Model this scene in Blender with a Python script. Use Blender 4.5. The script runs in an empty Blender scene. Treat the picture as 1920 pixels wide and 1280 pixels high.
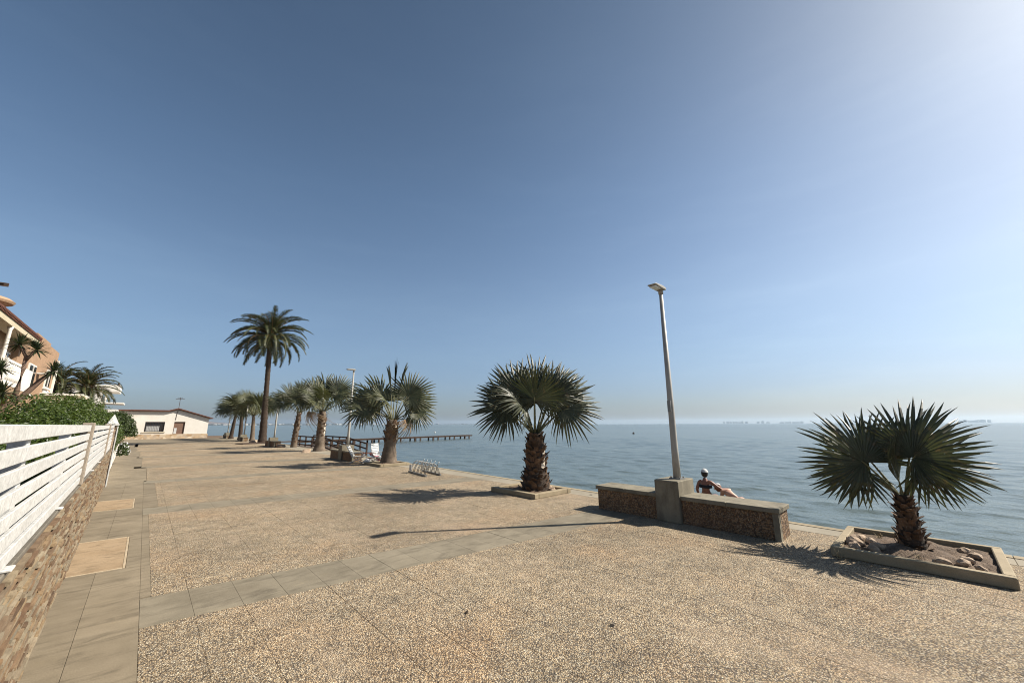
import bpy, bmesh, math, random
from math import sin, cos, pi, radians, atan2, sqrt
from mathutils import Vector, Matrix, Euler, noise as mnoise

rnd = random.Random(7)
scene = bpy.context.scene
COL = scene.collection

# ------------------------------------------------------------------ camera
CAM_H = 1.6
cd = bpy.data.cameras.new('camera'); cam = bpy.data.objects.new('camera', cd); COL.objects.link(cam)
cd.sensor_fit = 'HORIZONTAL'; cd.sensor_width = 36.0; cd.lens = 13.52
cd.clip_start = 0.05; cd.clip_end = 40000
cam.matrix_world = (Matrix.Translation((0, 0, CAM_H)) @ Matrix.Rotation(radians(-43), 4, 'Z')
                    @ Matrix.Rotation(radians(90 + 12.13), 4, 'X') @ Matrix.Rotation(radians(-0.2), 4, 'Z'))
scene.camera = cam

# ------------------------------------------------------------------ sky and sun
SUN = Vector((3.96, -2.62, 4.15)).normalized()
elev = math.asin(SUN.z); azim = atan2(SUN.x, SUN.y)
w = bpy.data.worlds.new('World'); scene.world = w; w.use_nodes = True
nt = w.node_tree; nt.nodes.clear()
sky = nt.nodes.new('ShaderNodeTexSky'); sky.sky_type = 'NISHITA'; sky.sun_disc = False
sky.sun_elevation = elev; sky.sun_rotation = azim
sky.altitude = 0; sky.air_density = 1.0; sky.dust_density = 1.35; sky.ozone_density = 2.4
bg = nt.nodes.new('ShaderNodeBackground'); bg.inputs[1].default_value = 0.056
wo = nt.nodes.new('ShaderNodeOutputWorld')
tc = nt.nodes.new('ShaderNodeTexCoord'); sx = nt.nodes.new('ShaderNodeSeparateXYZ'); nt.links.new(tc.outputs['Generated'], sx.inputs[0])
er = nt.nodes.new('ShaderNodeValToRGB'); nt.links.new(sx.outputs[2], er.inputs[0])
while len(er.color_ramp.elements) < 6: er.color_ramp.elements.new(0.5)
for e, (p, v) in zip(er.color_ramp.elements, ((0.0, (0.72, 0.80, 1.0)), (0.08, (0.82, 0.88, 1.05)), (0.16, (0.99, 1.03, 1.09)), (0.28, (1.16, 1.17, 1.14)), (0.52, (1.00, 1.06, 1.04)), (0.9, (0.66, 0.71, 0.68)))):
    e.position = p; e.color = (*v, 1)
mu = nt.nodes.new('ShaderNodeMix'); mu.data_type = 'RGBA'; mu.blend_type = 'MULTIPLY'; mu.inputs[0].default_value = 1.0
nt.links.new(sky.outputs[0], mu.inputs[6]); nt.links.new(er.outputs[0], mu.inputs[7])
# faint high cirrus: noise stretched along the horizon
mp = nt.nodes.new('ShaderNodeMapping'); mp.inputs['Scale'].default_value = (1.6, 1.6, 9.0); nt.links.new(tc.outputs['Generated'], mp.inputs[0])
cn = nt.nodes.new('ShaderNodeTexNoise'); cn.inputs['Scale'].default_value = 2.1; cn.inputs['Detail'].default_value = 7; cn.inputs['Roughness'].default_value = 0.62; nt.links.new(mp.outputs[0], cn.inputs['Vector'])
cr_ = nt.nodes.new('ShaderNodeValToRGB'); cr_.color_ramp.elements[0].position = 0.5; cr_.color_ramp.elements[1].position = 0.78
cr_.color_ramp.elements[0].color = (1, 1, 1, 1); cr_.color_ramp.elements[1].color = (1.28, 1.22, 1.14, 1); nt.links.new(cn.outputs[0], cr_.inputs[0])
m2 = nt.nodes.new('ShaderNodeMix'); m2.data_type = 'RGBA'; m2.blend_type = 'MULTIPLY'; m2.inputs[0].default_value = 0.25
nt.links.new(mu.outputs[2], m2.inputs[6]); nt.links.new(cr_.outputs[0], m2.inputs[7])
nt.links.new(m2.outputs[2], bg.inputs[0]); nt.links.new(bg.outputs[0], wo.inputs[0])

sd = bpy.data.lights.new('sun', 'SUN'); so = bpy.data.objects.new('sun', sd); COL.objects.link(so)
sd.energy = 5.0; sd.angle = radians(0.55); sd.color = (1.0, 0.93, 0.82)
so.rotation_euler = SUN.to_track_quat('Z', 'Y').to_euler(); so.location = (20, -15, 30)

scene.render.engine = 'CYCLES'
vs = scene.view_settings
vs.view_transform = 'Standard'; vs.look = 'None'; vs.exposure = 0.95; vs.gamma = 1.0; vs.use_curve_mapping = False
scene.cycles.volume_bounces = 0
scene.cycles.max_bounces = 6
scene.cycles.use_denoising = True
scene.cycles.use_adaptive_sampling = False
scene.cycles.filter_width = 1.05

# ------------------------------------------------------------------ materials
class NB:
    def __init__(s, name):
        s.m = bpy.data.materials.new(name); s.m.use_nodes = True
        s.t = s.m.node_tree; s.t.nodes.clear()
        s.out = s.n('OutputMaterial'); s.p = s.n('BsdfPrincipled'); s.l(s.p.outputs[0], s.out.inputs[0])
        s.pos = s.n('NewGeometry').outputs['Position']
    def n(s, t, **k):
        q = s.t.nodes.new('ShaderNode' + t)
        for a, b in k.items(): setattr(q, a, b)
        return q
    def l(s, a, b): s.t.links.new(a, b)
    def noise(s, scale, detail=4, rough=0.55, vec=None, dist=0):
        q = s.n('TexNoise'); q.inputs['Scale'].default_value = scale; q.inputs['Detail'].default_value = detail
        q.inputs['Roughness'].default_value = rough; q.inputs['Distortion'].default_value = dist
        s.l(vec or s.pos, q.inputs['Vector']); return q.outputs[0]
    def ramp(s, fac, stops, interp='LINEAR'):
        q = s.n('ValToRGB'); cr = q.color_ramp; cr.interpolation = interp
        while len(cr.elements) < len(stops): cr.elements.new(0.5)
        for e, (p, c) in zip(cr.elements, stops):
            e.position = p; e.color = (*c, 1) if len(c) == 3 else c
        s.l(fac, q.inputs[0]); return q.outputs[0]
    def mix(s, fac, a, b, mode='MIX'):
        q = s.n('Mix', data_type='RGBA', blend_type=mode)
        for v, i in ((fac, 0), (a, 6), (b, 7)):
            if hasattr(v, 'links'): s.l(v, q.inputs[i])
            else: q.inputs[i].default_value = v if i == 0 else (*v, 1)
        return q.outputs[2]
    def math(s, op, a, b=0.0):
        q = s.n('Math', operation=op)
        for v, i in ((a, 0), (b, 1)):
            if hasattr(v, 'links'): s.l(v, q.inputs[i])
            else: q.inputs[i].default_value = v
        return q.outputs[0]
    def map(s, scale=(1, 1, 1), rot=(0, 0, 0), vec=None):
        q = s.n('Mapping'); q.inputs['Scale'].default_value = scale; q.inputs['Rotation'].default_value = rot
        s.l(vec or s.pos, q.inputs[0]); return q.outputs[0]
    def bump(s, h, strength=0.4, dist=0.01, normal=None):
        q = s.n('Bump'); q.inputs['Strength'].default_value = strength; q.inputs['Distance'].default_value = dist
        s.l(h, q.inputs['Height'])
        if normal is not None: s.l(normal, q.inputs['Normal'])
        return q.outputs[0]
    def done(s, col=None, rough=0.8, normal=None, spec=None, metal=None):
        if col is not None:
            if hasattr(col, 'links'): s.l(col, s.p.inputs['Base Color'])
            else: s.p.inputs['Base Color'].default_value = (*col, 1)
        if hasattr(rough, 'links'): s.l(rough, s.p.inputs['Roughness'])
        else: s.p.inputs['Roughness'].default_value = rough
        if normal is not None: s.l(normal, s.p.inputs['Normal'])
        if spec is not None: s.p.inputs['Specular IOR Level'].default_value = spec
        if metal is not None: s.p.inputs['Metallic'].default_value = metal
        return s.m
    def rand(s):
        a = s.n('ObjectInfo').outputs['Random']; b = s.n('NewGeometry').outputs['Random Per Island']
        return s.math('FRACT', s.math('ADD', a, b))

ALB = 0.78
def mottled(name, c1, c2, scale=3.0, rough=0.85, bscale=60, bstr=0.25, bdist=0.004, fine=None, c3=None, spec=0.3, vary=0.0, streak=None):
    b = NB(name); c1, c2, c3 = (None if q is None else tuple(v * ALB for v in q) for q in (c1, c2, c3))
    f = b.ramp(b.noise(scale, 6, 0.6), [(0.3, (0, 0, 0)), (0.7, (1, 1, 1))])
    c = b.mix(f, c1, c2)
    if c3 is not None:
        g = b.ramp(b.noise(scale * 0.35, 5, 0.65), [(0.5, (0, 0, 0)), (0.72, (1, 1, 1))])
        c = b.mix(b.math('MULTIPLY', g, 0.7), c, c3)
    if fine:
        q = b.noise(fine, 3, 0.6)
        c = b.mix(1.0, c, b.ramp(q, [(0.25, (0.72, 0.72, 0.72)), (0.75, (1.22, 1.22, 1.22))]), 'MULTIPLY')
    if streak:
        q = b.noise(streak[0], 6, 0.7, b.map(streak[1], (0, 0, 0.12)), 0.6)
        c = b.mix(1.0, c, b.ramp(q, [(0.34, (0.66, 0.655, 0.65)), (0.5, (1, 1, 1)), (0.62, (1.0, 1.0, 1.0)), (0.74, (1.28, 1.25, 1.18))]), 'MULTIPLY')
    if vary:
        r = b.rand(); c = b.mix(1.0, c, b.ramp(r, [(0, (1 - vary,) * 3), (1, (1 + vary,) * 3)]), 'MULTIPLY')
    return b.done(c, rough, b.bump(b.noise(bscale, 5, 0.6), bstr, bdist), spec)

def aggregate(name, stops, scale=88, cement=(0.17, 0.14, 0.105), stain=(0.66, 0.665, 0.67), bstr=0.75, gain=0.90, sand=(0.44, 0.34, 0.225)):
    b = NB(name)
    v = b.n('TexVoronoi', feature='F1'); v.inputs['Scale'].default_value = scale; b.l(b.pos, v.inputs['Vector'])
    sep = b.n('SeparateColor'); b.l(v.outputs['Color'], sep.inputs[0])
    c = b.ramp(sep.outputs[0], stops)
    gap = b.ramp(v.outputs['Distance'], [(0.46, (0, 0, 0)), (0.66, (1, 1, 1))])
    c = b.mix(gap, c, cement)
    # broad weathering: greyer, dirtier and pinker areas
    s1 = b.ramp(b.noise(0.42, 6, 0.66), [(0.40, (0, 0, 0)), (0.64, (1, 1, 1))])
    c = b.mix(b.math('MULTIPLY', s1, 0.75), c, b.mix(1.0, c, stain, 'MULTIPLY'))
    s2 = b.ramp(b.noise(5.0, 4, 0.6), [(0.3, (0.62 * gain, 0.61 * gain, 0.585 * gain)), (0.7, (0.96 * gain, 0.93 * gain, 0.87 * gain))])
    c = b.mix(1.0, c, s2, 'MULTIPLY')
    s3 = b.ramp(b.noise(0.9, 3, 0.5, b.map((1, 1, 1), (0.3, 0.1, 1.0))), [(0.5, (1, 1, 1)), (0.75, (1.06, 0.97, 0.9))])
    c = b.mix(1.0, c, s3, 'MULTIPLY')
    s4 = b.ramp(b.noise(0.7, 6, 0.68, b.map((1, 0.55, 1), (0, 0, 0.5))), [(0.52, (0, 0, 0)), (0.70, (1, 1, 1))])
    c = b.mix(b.math('MULTIPLY', s4, 0.42), c, tuple(q * gain for q in sand))
    c = b.mix(1.0, c, (0.985, 1.0, 1.07), 'MULTIPLY')
    h = b.math('SUBTRACT', 1.0, v.outputs['Distance'])
    return b.done(c, 0.85, b.bump(h, bstr, 0.012), 0.25)

MAT = {}
MAT['gravel'] = aggregate('pebble_aggregate', [(0.0, (0.09, 0.06, 0.035)), (0.16, (0.31, 0.22, 0.125)), (0.38, (0.53, 0.395, 0.235)),
                                              (0.6, (0.66, 0.52, 0.325)), (0.8, (0.40, 0.335, 0.24)), (1.0, (0.86, 0.76, 0.56))])
MAT['bench_gravel'] = aggregate('bench_pebbles', [(0.0, (0.07, 0.04, 0.025)), (0.25, (0.22, 0.12, 0.06)), (0.5, (0.42, 0.26, 0.13)),
                                                 (0.75, (0.30, 0.20, 0.12)), (1.0, (0.62, 0.48, 0.32))], scale=48, cement=(0.13, 0.09, 0.06), gain=0.85, sand=(0.24, 0.13, 0.07))
MAT['strip'] = mottled('strip_concrete', (0.205, 0.175, 0.125), (0.275, 0.235, 0.17), 3.2, fine=150, c3=(0.145, 0.12, 0.082), vary=0.08, streak=(2.2, (1.0, 3.0, 1.0)))
MAT['walk'] = mottled('walk_concrete', (0.20, 0.162, 0.109), (0.275, 0.225, 0.156), 2.6, fine=120, c3=(0.155, 0.125, 0.084), vary=0.06, streak=(2.4, (0.8, 4.0, 1.0)))
MAT['patch'] = mottled('sandy_cement', (0.33, 0.235, 0.14), (0.40, 0.295, 0.185), 4.0, fine=140, c3=(0.25, 0.17, 0.095), streak=(5.0, (1.0, 1.6, 1.0)))
MAT['patch_edge'] = mottled('pale_mortar', (0.38, 0.295, 0.19), (0.52, 0.42, 0.30), 9.0, fine=90)
MAT['kerb'] = mottled('kerb_concrete', (0.30, 0.24, 0.15), (0.40, 0.325, 0.215), 3.5, fine=160, c3=(0.21, 0.17, 0.11), vary=0.07)
MAT['quay'] = mottled('quay_concrete', (0.27, 0.235, 0.175), (0.36, 0.315, 0.24), 1.7, fine=120, c3=(0.20, 0.175, 0.13), vary=0.07)
MAT['concrete'] = mottled('grey_concrete', (0.20, 0.175, 0.125), (0.30, 0.265, 0.195), 5.0, fine=120, c3=(0.13, 0.112, 0.08), vary=0.05, streak=(4.0, (1.0, 1.0, 0.22)))
MAT['mortar'] = mottled('dark_joint', (0.10, 0.085, 0.065), (0.16, 0.13, 0.10), 8.0)
MAT['soil'] = mottled('dry_soil', (0.09, 0.058, 0.036), (0.20, 0.135, 0.088), 9.0, bscale=40, bstr=0.9, bdist=0.03, fine=90)
MAT['rock'] = mottled('tan_rock', (0.34, 0.235, 0.155), (0.52, 0.40, 0.29), 7.0, bscale=25, bstr=0.6, bdist=0.02, fine=60, vary=0.25)
MAT['white_paint'] = mottled('white_painted_wood', (0.56, 0.55, 0.52), (0.63, 0.62, 0.595), 5.0, rough=0.55, bscale=90, bstr=0.12, fine=40, c3=(0.49, 0.475, 0.44), vary=0.03)
MAT['grey_wood'] = mottled('weathered_post', (0.26, 0.215, 0.165), (0.36, 0.30, 0.235), 8.0, bscale=50, fine=70)
MAT['coping'] = mottled('grey_coping', (0.13, 0.115, 0.09), (0.20, 0.175, 0.14), 4.0, fine=90)
MAT['render_white'] = mottled('white_render', (0.76, 0.71, 0.63), (0.83, 0.79, 0.72), 1.2, bscale=50, fine=30, c3=(0.63, 0.585, 0.51))
MAT['render_cream'] = mottled('cream_render', (0.52, 0.45, 0.31), (0.60, 0.52, 0.38), 1.2, bscale=50, fine=30)
MAT['peach'] = mottled('peach_render', (0.39, 0.255, 0.155), (0.46, 0.31, 0.195), 1.2, bscale=50, fine=25)
MAT['brick'] = mottled('terracotta_wall', (0.34, 0.215, 0.13), (0.41, 0.265, 0.165), 2.5, bscale=30, fine=14)
MAT['tile'] = mottled('roof_tile', (0.11, 0.045, 0.03), (0.18, 0.075, 0.05), 3.0, bscale=20, bstr=0.5, bdist=0.02, fine=9)
MAT['dark_glass'] = NB('window_glass').done((0.02, 0.022, 0.025), 0.08, spec=0.6)
MAT['dark_wood'] = mottled('dark_brown_wood', (0.045, 0.028, 0.02), (0.085, 0.052, 0.035), 6.0, bscale=40)
MAT['door_wood'] = mottled('brown_door', (0.17, 0.10, 0.07), (0.23, 0.14, 0.10), 6.0)
MAT['deck'] = mottled('weathered_deck', (0.13, 0.10, 0.08), (0.2, 0.16, 0.13), 5.0, bscale=30)
MAT['steel'] = mottled('galvanised_steel', (0.22, 0.22, 0.21), (0.31, 0.305, 0.29), 6.0, rough=0.45, bscale=80, bstr=0.05)
MAT['steel'].node_tree.nodes['Principled BSDF'].inputs['Metallic'].default_value = 0.45
MAT['lamp_pole'] = mottled('grey_painted_steel', (0.36, 0.34, 0.30), (0.45, 0.425, 0.375), 5.0, rough=0.5, bscale=60, bstr=0.06, c3=(0.25, 0.23, 0.2))
MAT['lamp_glass'] = NB('lamp_glass').done((0.62, 0.62, 0.58), 0.25)
MAT['skin'] = mottled('tanned_skin', (0.24, 0.10, 0.062), (0.28, 0.12, 0.075), 12.0, rough=0.5, bscale=120, bstr=0.05, spec=0.4)
MAT['skin2'] = mottled('light_skin', (0.52, 0.29, 0.20), (0.56, 0.32, 0.225), 12.0, rough=0.5, bscale=120, bstr=0.05, spec=0.4)
MAT['hair'] = mottled('dark_hair', (0.018, 0.012, 0.01), (0.03, 0.02, 0.015), 40.0, rough=0.5)
MAT['hair2'] = mottled('auburn_hair', (0.15, 0.05, 0.025), (0.2, 0.075, 0.035), 40.0, rough=0.5)
MAT['black_cloth'] = mottled('black_cloth', (0.012, 0.013, 0.02), (0.02, 0.02, 0.028), 30.0)
MAT['white_cloth'] = mottled('white_cloth', (0.6, 0.59, 0.57), (0.68, 0.67, 0.66), 20.0, bscale=40, bstr=0.3)
MAT['red_cloth'] = mottled('rust_fabric', (0.30, 0.10, 0.06), (0.38, 0.14, 0.085), 25.0, bscale=90)
MAT['pink_cloth'] = mottled('pink_towel', (0.62, 0.19, 0.25), (0.72, 0.36, 0.42), 9.0, bscale=60, bstr=0.5)
MAT['white_plastic'] = mottled('white_plastic', (0.56, 0.57, 0.56), (0.64, 0.64, 0.63), 6.0, rough=0.4, bstr=0.05)
MAT['leaf_base'] = mottled('leaf_base_brown', (0.065, 0.035, 0.02), (0.20, 0.125, 0.075), 11.0, bscale=40, bstr=0.7, bdist=0.015, fine=50, vary=0.4)
MAT['trunk_dark'] = mottled('fibrous_trunk', (0.03, 0.02, 0.013), (0.085, 0.055, 0.036), 14.0, bscale=45, bstr=0.9, bdist=0.03, fine=40)
MAT['trunk_grey'] = mottled('ringed_trunk', (0.12, 0.088, 0.06), (0.215, 0.165, 0.12), 8.0, bscale=30, bstr=0.6, bdist=0.02, fine=40, c3=(0.07, 0.048, 0.032))
MAT['bark'] = mottled('garden_bark', (0.13, 0.08, 0.055), (0.21, 0.14, 0.10), 9.0, bscale=30, bstr=0.7, bdist=0.02)
MAT['petiole'] = mottled('green_petiole', (0.13, 0.125, 0.055), (0.20, 0.185, 0.085), 6.0, rough=0.55)
MAT['rachis'] = mottled('orange_rachis', (0.20, 0.11, 0.04), (0.28, 0.17, 0.07), 6.0, rough=0.6)
MAT['pale_fibre'] = mottled('pale_bark_scar', (0.55, 0.47, 0.37), (0.66, 0.58, 0.47), 6.0, bscale=30)

def leafmat(name, c1, c2, dry=None, trans=0.35, rough=0.5, scale=2.2, vary=0.3, spec=0.35):
    b = NB(name); c1, c2, dry = (None if q is None else tuple(v * 0.85 for v in q) for q in (c1, c2, dry))
    f = b.ramp(b.noise(scale, 3, 0.6), [(0.35, (0, 0, 0)), (0.65, (1, 1, 1))])
    c = b.mix(f, c1, c2)
    r = b.rand()
    c = b.mix(1.0, c, b.ramp(r, [(0, (1 - vary,) * 3), (1, (1 + vary,) * 3)]), 'MULTIPLY')
    if dry is not None:
        g = b.ramp(b.noise(9.0, 4, 0.7), [(0.57, (0, 0, 0)), (0.70, (1, 1, 1))])
        c = b.mix(b.math('MULTIPLY', g, 0.8), c, dry)
    b.done(c, rough, None, spec)
    tr = b.n('BsdfTranslucent'); b.l(b.mix(1.0, c, (1.0, 1.05, 0.5), 'MULTIPLY'), tr.inputs[0])
    mx = b.n('MixShader'); mx.inputs[0].default_value = trans
    b.l(b.p.outputs[0], mx.inputs[1]); b.l(tr.outputs[0], mx.inputs[2]); b.l(mx.outputs[0], b.out.inputs[0])
    return b.m
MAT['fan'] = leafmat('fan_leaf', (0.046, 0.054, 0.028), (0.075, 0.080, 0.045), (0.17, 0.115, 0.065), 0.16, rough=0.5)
MAT['fan_far'] = leafmat('fan_leaf_pale', (0.055, 0.064, 0.03), (0.095, 0.10, 0.05), (0.22, 0.16, 0.09), 0.2, rough=0.5)  # slightly paler leaf colour for the farther fan palms
MAT['fan_dry'] = leafmat('dead_fan_leaf', (0.20, 0.125, 0.065), (0.30, 0.20, 0.11), None, 0.15)
MAT['date'] = leafmat('date_leaf', (0.038, 0.048, 0.018), (0.072, 0.08, 0.032), (0.13, 0.09, 0.035), 0.2)
MAT['hedge'] = leafmat('hedge_leaf', (0.034, 0.06, 0.010), (0.085, 0.115, 0.02), None, 0.3, rough=0.4, scale=5)
MAT['bush'] = leafmat('bush_leaf', (0.03, 0.05, 0.012), (0.06, 0.085, 0.02), None, 0.3, rough=0.45, scale=5)
MAT['yucca'] = leafmat('yucca_leaf', (0.03, 0.045, 0.02), (0.06, 0.075, 0.035), None, 0.2)

def stone_mat():
    b = NB('slate_cladding'); r = b.rand()
    c = b.ramp(r, [(0.0, (0.085, 0.055, 0.034)), (0.14, (0.155, 0.10, 0.06)), (0.3, (0.22, 0.16, 0.095)), (0.45, (0.205, 0.178, 0.13)),
                   (0.6, (0.12, 0.072, 0.042)), (0.75, (0.25, 0.205, 0.145)), (0.9, (0.165, 0.142, 0.105)), (1.0, (0.18, 0.112, 0.06))], 'LINEAR')
    v = b.map((1, 0.35, 1.0))
    c = b.mix(1.0, c, b.ramp(b.noise(26, 5, 0.65, v), [(0.28, (0.62, 0.58, 0.54)), (0.72, (1.3, 1.28, 1.22))]), 'MULTIPLY')
    return b.done(c, 0.8, b.bump(b.noise(45, 5, 0.6, v), 0.5, 0.008), 0.3)
MAT['slate'] = stone_mat()

def plinth_mat():
    b = NB('rubble_plinth')
    v = b.n('TexVoronoi'); v.inputs['Scale'].default_value = 3.6; b.l(b.pos, v.inputs['Vector'])
    sep = b.n('SeparateColor'); b.l(v.outputs['Color'], sep.inputs[0])
    c = b.ramp(sep.outputs[0], [(0, (0.30, 0.20, 0.11)), (0.4, (0.45, 0.34, 0.22)), (0.7, (0.34, 0.27, 0.2)), (1, (0.6, 0.5, 0.36))])
    return b.done(c, 0.9, b.bump(v.outputs['Distance'], -0.6, 0.05))
MAT['plinth'] = plinth_mat()

def sea_mat():
    b = NB('sea_water')
    sh = b.ramp(b.noise(0.012, 4, 0.55, b.map((1, 0.3, 1), (0, 0, -0.5))), [(0.42, (0, 0, 0)), (0.58, (1, 1, 1))])
    c = b.mix(sh, (0.065, 0.085, 0.082), (0.09, 0.115, 0.108))
    v = b.map((1.0, 0.42, 1.0), (0, 0, radians(-32)))
    v2 = b.map((1.0, 0.55, 1.0), (0, 0, radians(18)))
    h = b.math('ADD', b.math('MULTIPLY', b.noise(3.2, 3, 0.55, v), 0.6), b.math('MULTIPLY', b.noise(9.0, 3, 0.6, v2), 0.25))
    wp = b.ramp(b.noise(0.035, 4, 0.6, b.map((1, 0.35, 1), (0, 0, radians(-40)))), [(0.35, (0.28, 0.28, 0.28)), (0.65, (0.75, 0.75, 0.75))])
    n1 = b.bump(h, 0.55, 0.12); b.l(wp, b.t.nodes[-1].inputs['Strength'])
    far = b.noise(0.35, 3, 0.6, v)
    n2 = b.bump(far, 0.35, 0.6, n1)
    m = b.done(c, 0.17, n2, 0.5)
    b.p.inputs['IOR'].default_value = 1.33
    return m
MAT['sea'] = sea_mat()
MAT['far_land'] = mottled('far_shore', (0.03, 0.042, 0.04), (0.05, 0.058, 0.05), 0.01, bstr=0.0)
MAT['far_hill'] = mottled('far_hill', (0.16, 0.12, 0.10), (0.2, 0.155, 0.13), 0.004, bstr=0.0)
MAT['far_white'] = mottled('far_white_wall', (0.7, 0.68, 0.64), (0.8, 0.78, 0.74), 0.05, bstr=0.0, vary=0.12)
MAT['far_tower'] = mottled('far_tower_wall', (0.40, 0.38, 0.35), (0.52, 0.50, 0.46), 0.05, bstr=0.0, vary=0.12)

# ------------------------------------------------------------------ mesh helpers
class MB:
    def __init__(s): s.v = []; s.f = []
    def add(s, vs, fs):
        k = len(s.v); s.v += [tuple(x) for x in vs]; s.f += [tuple(i + k for i in f) for f in fs]; return s
    def box(s, x0, x1, y0, y1, z0, z1, M=None):
        vs = [(x0, y0, z0), (x1, y0, z0), (x1, y1, z0), (x0, y1, z0), (x0, y0, z1), (x1, y0, z1), (x1, y1, z1), (x0, y1, z1)]
        if M is not None: vs = [M @ Vector(q) for q in vs]
        return s.add(vs, [(3, 2, 1, 0), (4, 5, 6, 7), (0, 1, 5, 4), (1, 2, 6, 5), (2, 3, 7, 6), (3, 0, 4, 7)])
    def bar(s, a, b, w, h=None):
        h = h or w; a = Vector(a); b = Vector(b); d = b - a; L = d.length
        q = d.to_track_quat('Y', 'Z').to_matrix().to_4x4()
        return s.box(-w / 2, w / 2, 0, L, -h / 2, h / 2, Matrix.Translation(a) @ q)
    def tube(s, pts, rad, n=8, caps=True):
        pts = [Vector(p) for p in pts]; k = len(s.v); m = len(pts)
        if not hasattr(rad, '__len__'): rad = [rad] * m
        up = Vector((0, 0, 1))
        for i, p in enumerate(pts):
            d = (pts[min(i + 1, m - 1)] - pts[max(i - 1, 0)]).normalized()
            a = d.cross(up)
            if a.length < 1e-3: a = d.cross(Vector((1, 0, 0)))
            a.normalize(); b = a.cross(d)
            for j in range(n):
                t = 2 * pi * j / n; q = p + (a * cos(t) + b * sin(t)) * rad[i]; s.v.append(tuple(q))
        for i in range(m - 1):
            for j in range(n):
                s.f.append((k + i * n + j, k + (i + 1) * n + j, k + (i + 1) * n + (j + 1) % n, k + i * n + (j + 1) % n))
        if caps:
            s.f.append(tuple(k + j for j in range(n))); s.f.append(tuple(k + (m - 1) * n + j for j in reversed(range(n))))
        return s
    def lathe(s, prof, n=16, c=(0, 0), jitter=0.0, seed=0):
        k = len(s.v); m = len(prof); r0 = random.Random(seed)
        for i, (r, z) in enumerate(prof):
            for j in range(n):
                t = 2 * pi * j / n; q = r * (1 + jitter * (r0.random() - 0.5)); s.v.append((c[0] + q * cos(t), c[1] + q * sin(t), z))
        for i in range(m - 1):
            for j in range(n):
                s.f.append((k + i * n + j, k + i * n + (j + 1) % n, k + (i + 1) * n + (j + 1) % n, k + (i + 1) * n + j))
        s.f.append(tuple(k + j for j in reversed(range(n)))); s.f.append(tuple(k + (m - 1) * n + j for j in range(n)))
        return s
    def prism(s, poly, y0, y1):      # poly in xz, extruded along y
        n = len(poly)
        vs = [(x, y0, z) for x, z in poly] + [(x, y1, z) for x, z in poly]
        return s.add(vs, [tuple(range(n)), tuple(reversed(range(n, 2 * n)))] + [(i, n + i, n + (i + 1) % n, (i + 1) % n) for i in range(n)])
    def mesh(s, name, smooth=False, bevel=0.0):
        me = bpy.data.meshes.new(name); me.from_pydata(s.v, [], s.f); me.update()
        bm = bmesh.new(); bm.from_mesh(me)
        bmesh.ops.recalc_face_normals(bm, faces=bm.faces)
        if bevel:
            bmesh.ops.bevel(bm, geom=[e for e in bm.edges], offset=bevel, segments=1, affect='EDGES', profile=0.5)
        bm.to_mesh(me); bm.free()
        if smooth: me.polygons.foreach_set('use_smooth', [True] * len(me.polygons))
        return me
    def raw(s, name, smooth=False):
        me = bpy.data.meshes.new(name); me.from_pydata(s.v, [], s.f); me.update()
        if smooth: me.polygons.foreach_set('use_smooth', [True] * len(me.polygons))
        return me

def link(name, me, mat, parent=None, loc=(0, 0, 0), rot=(0, 0, 0), scale=None):
    if mat is not None and not me.materials: me.materials.append(MAT[mat] if isinstance(mat, str) else mat)
    o = bpy.data.objects.new(name, me); COL.objects.link(o); o.parent = parent
    o.location = loc; o.rotation_euler = rot
    if scale is not None: o.scale = scale if hasattr(scale, '__len__') else (scale,) * 3
    return o
def tag(o, label=None, cat=None, group=None, kind=None):
    if label: o['label'] = label
    if cat: o['category'] = cat
    if group: o['group'] = group
    if kind: o['kind'] = kind
    return o
def thing(name, label, cat, loc=(0, 0, 0), rz=0.0, group=None):
    o = bpy.data.objects.new(name, None); COL.objects.link(o); o.location = loc; o.rotation_euler = (0, 0, rz)
    o.empty_display_size = 0.2
    return tag(o, label, cat, group)
def part(name, mb, mat, parent, smooth=False, bevel=0.0, **k):
    return link(name, mb.mesh(name, smooth, bevel), mat, parent, **k)
def B(*a): return MB().box(*a)
def az_vec(az, el): return Vector((cos(az) * cos(el), sin(az) * cos(el), sin(el)))

# ================================================================== SETTING
SEA_Z = -0.42
def quay_x(y): return 8.04 + 0.025 * y
# ---- sea: one sheet to the horizon, fine waves near the shore
def make_sea():
    cx, cy = 2.0, 2.0
    waves = []
    r0 = random.Random(3)
    for i in range(34):
        lam = 0.22 * (1.075 ** i); a = radians(-148 + r0.gauss(0, 28))
        waves.append((2 * pi / lam * cos(a), 2 * pi / lam * sin(a), r0.random() * 6.28, 0.0040 * lam ** 0.7, lam))
    radii = []; r = 5.5
    while r < 9000: radii.append(r); r *= 1.0 + min(0.0075 + max(0, (r - 60)) * 4e-5, 0.06)
    na = 620; a0, a1 = radians(-86), radians(112)
    vs = []; fs = []
    for i, r in enumerate(radii):
        dr = r * min(0.0075 + max(0, (r - 60)) * 4e-5, 0.06); sp = max(dr, r * (a1 - a0) / na)
        act = [q for q in waves if q[4] > 2.6 * sp]
        for j in range(na + 1):
            t = a0 + (a1 - a0) * j / na; x = cx + r * cos(t); y = cy + r * sin(t); z = SEA_Z
            for kx, ky, ph, am, lam in act: z += am * min(1, (lam / (2.6 * sp) - 1)) * sin(kx * x + ky * y + ph)
            vs.append((x, y, z))
    for i in range(len(radii) - 1):
        for j in range(na):
            k = i * (na + 1) + j; fs.append((k, k + na + 1, k + na + 2, k + 1))
    me = bpy.data.meshes.new('sea'); me.from_pydata(vs, [], fs); me.update()
    me.polygons.foreach_set('use_smooth', [True] * len(me.polygons))
    return link('sea', me, 'sea')
tag(make_sea(), 'blue-grey rippled sea reaching the horizon', kind='structure')

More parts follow.
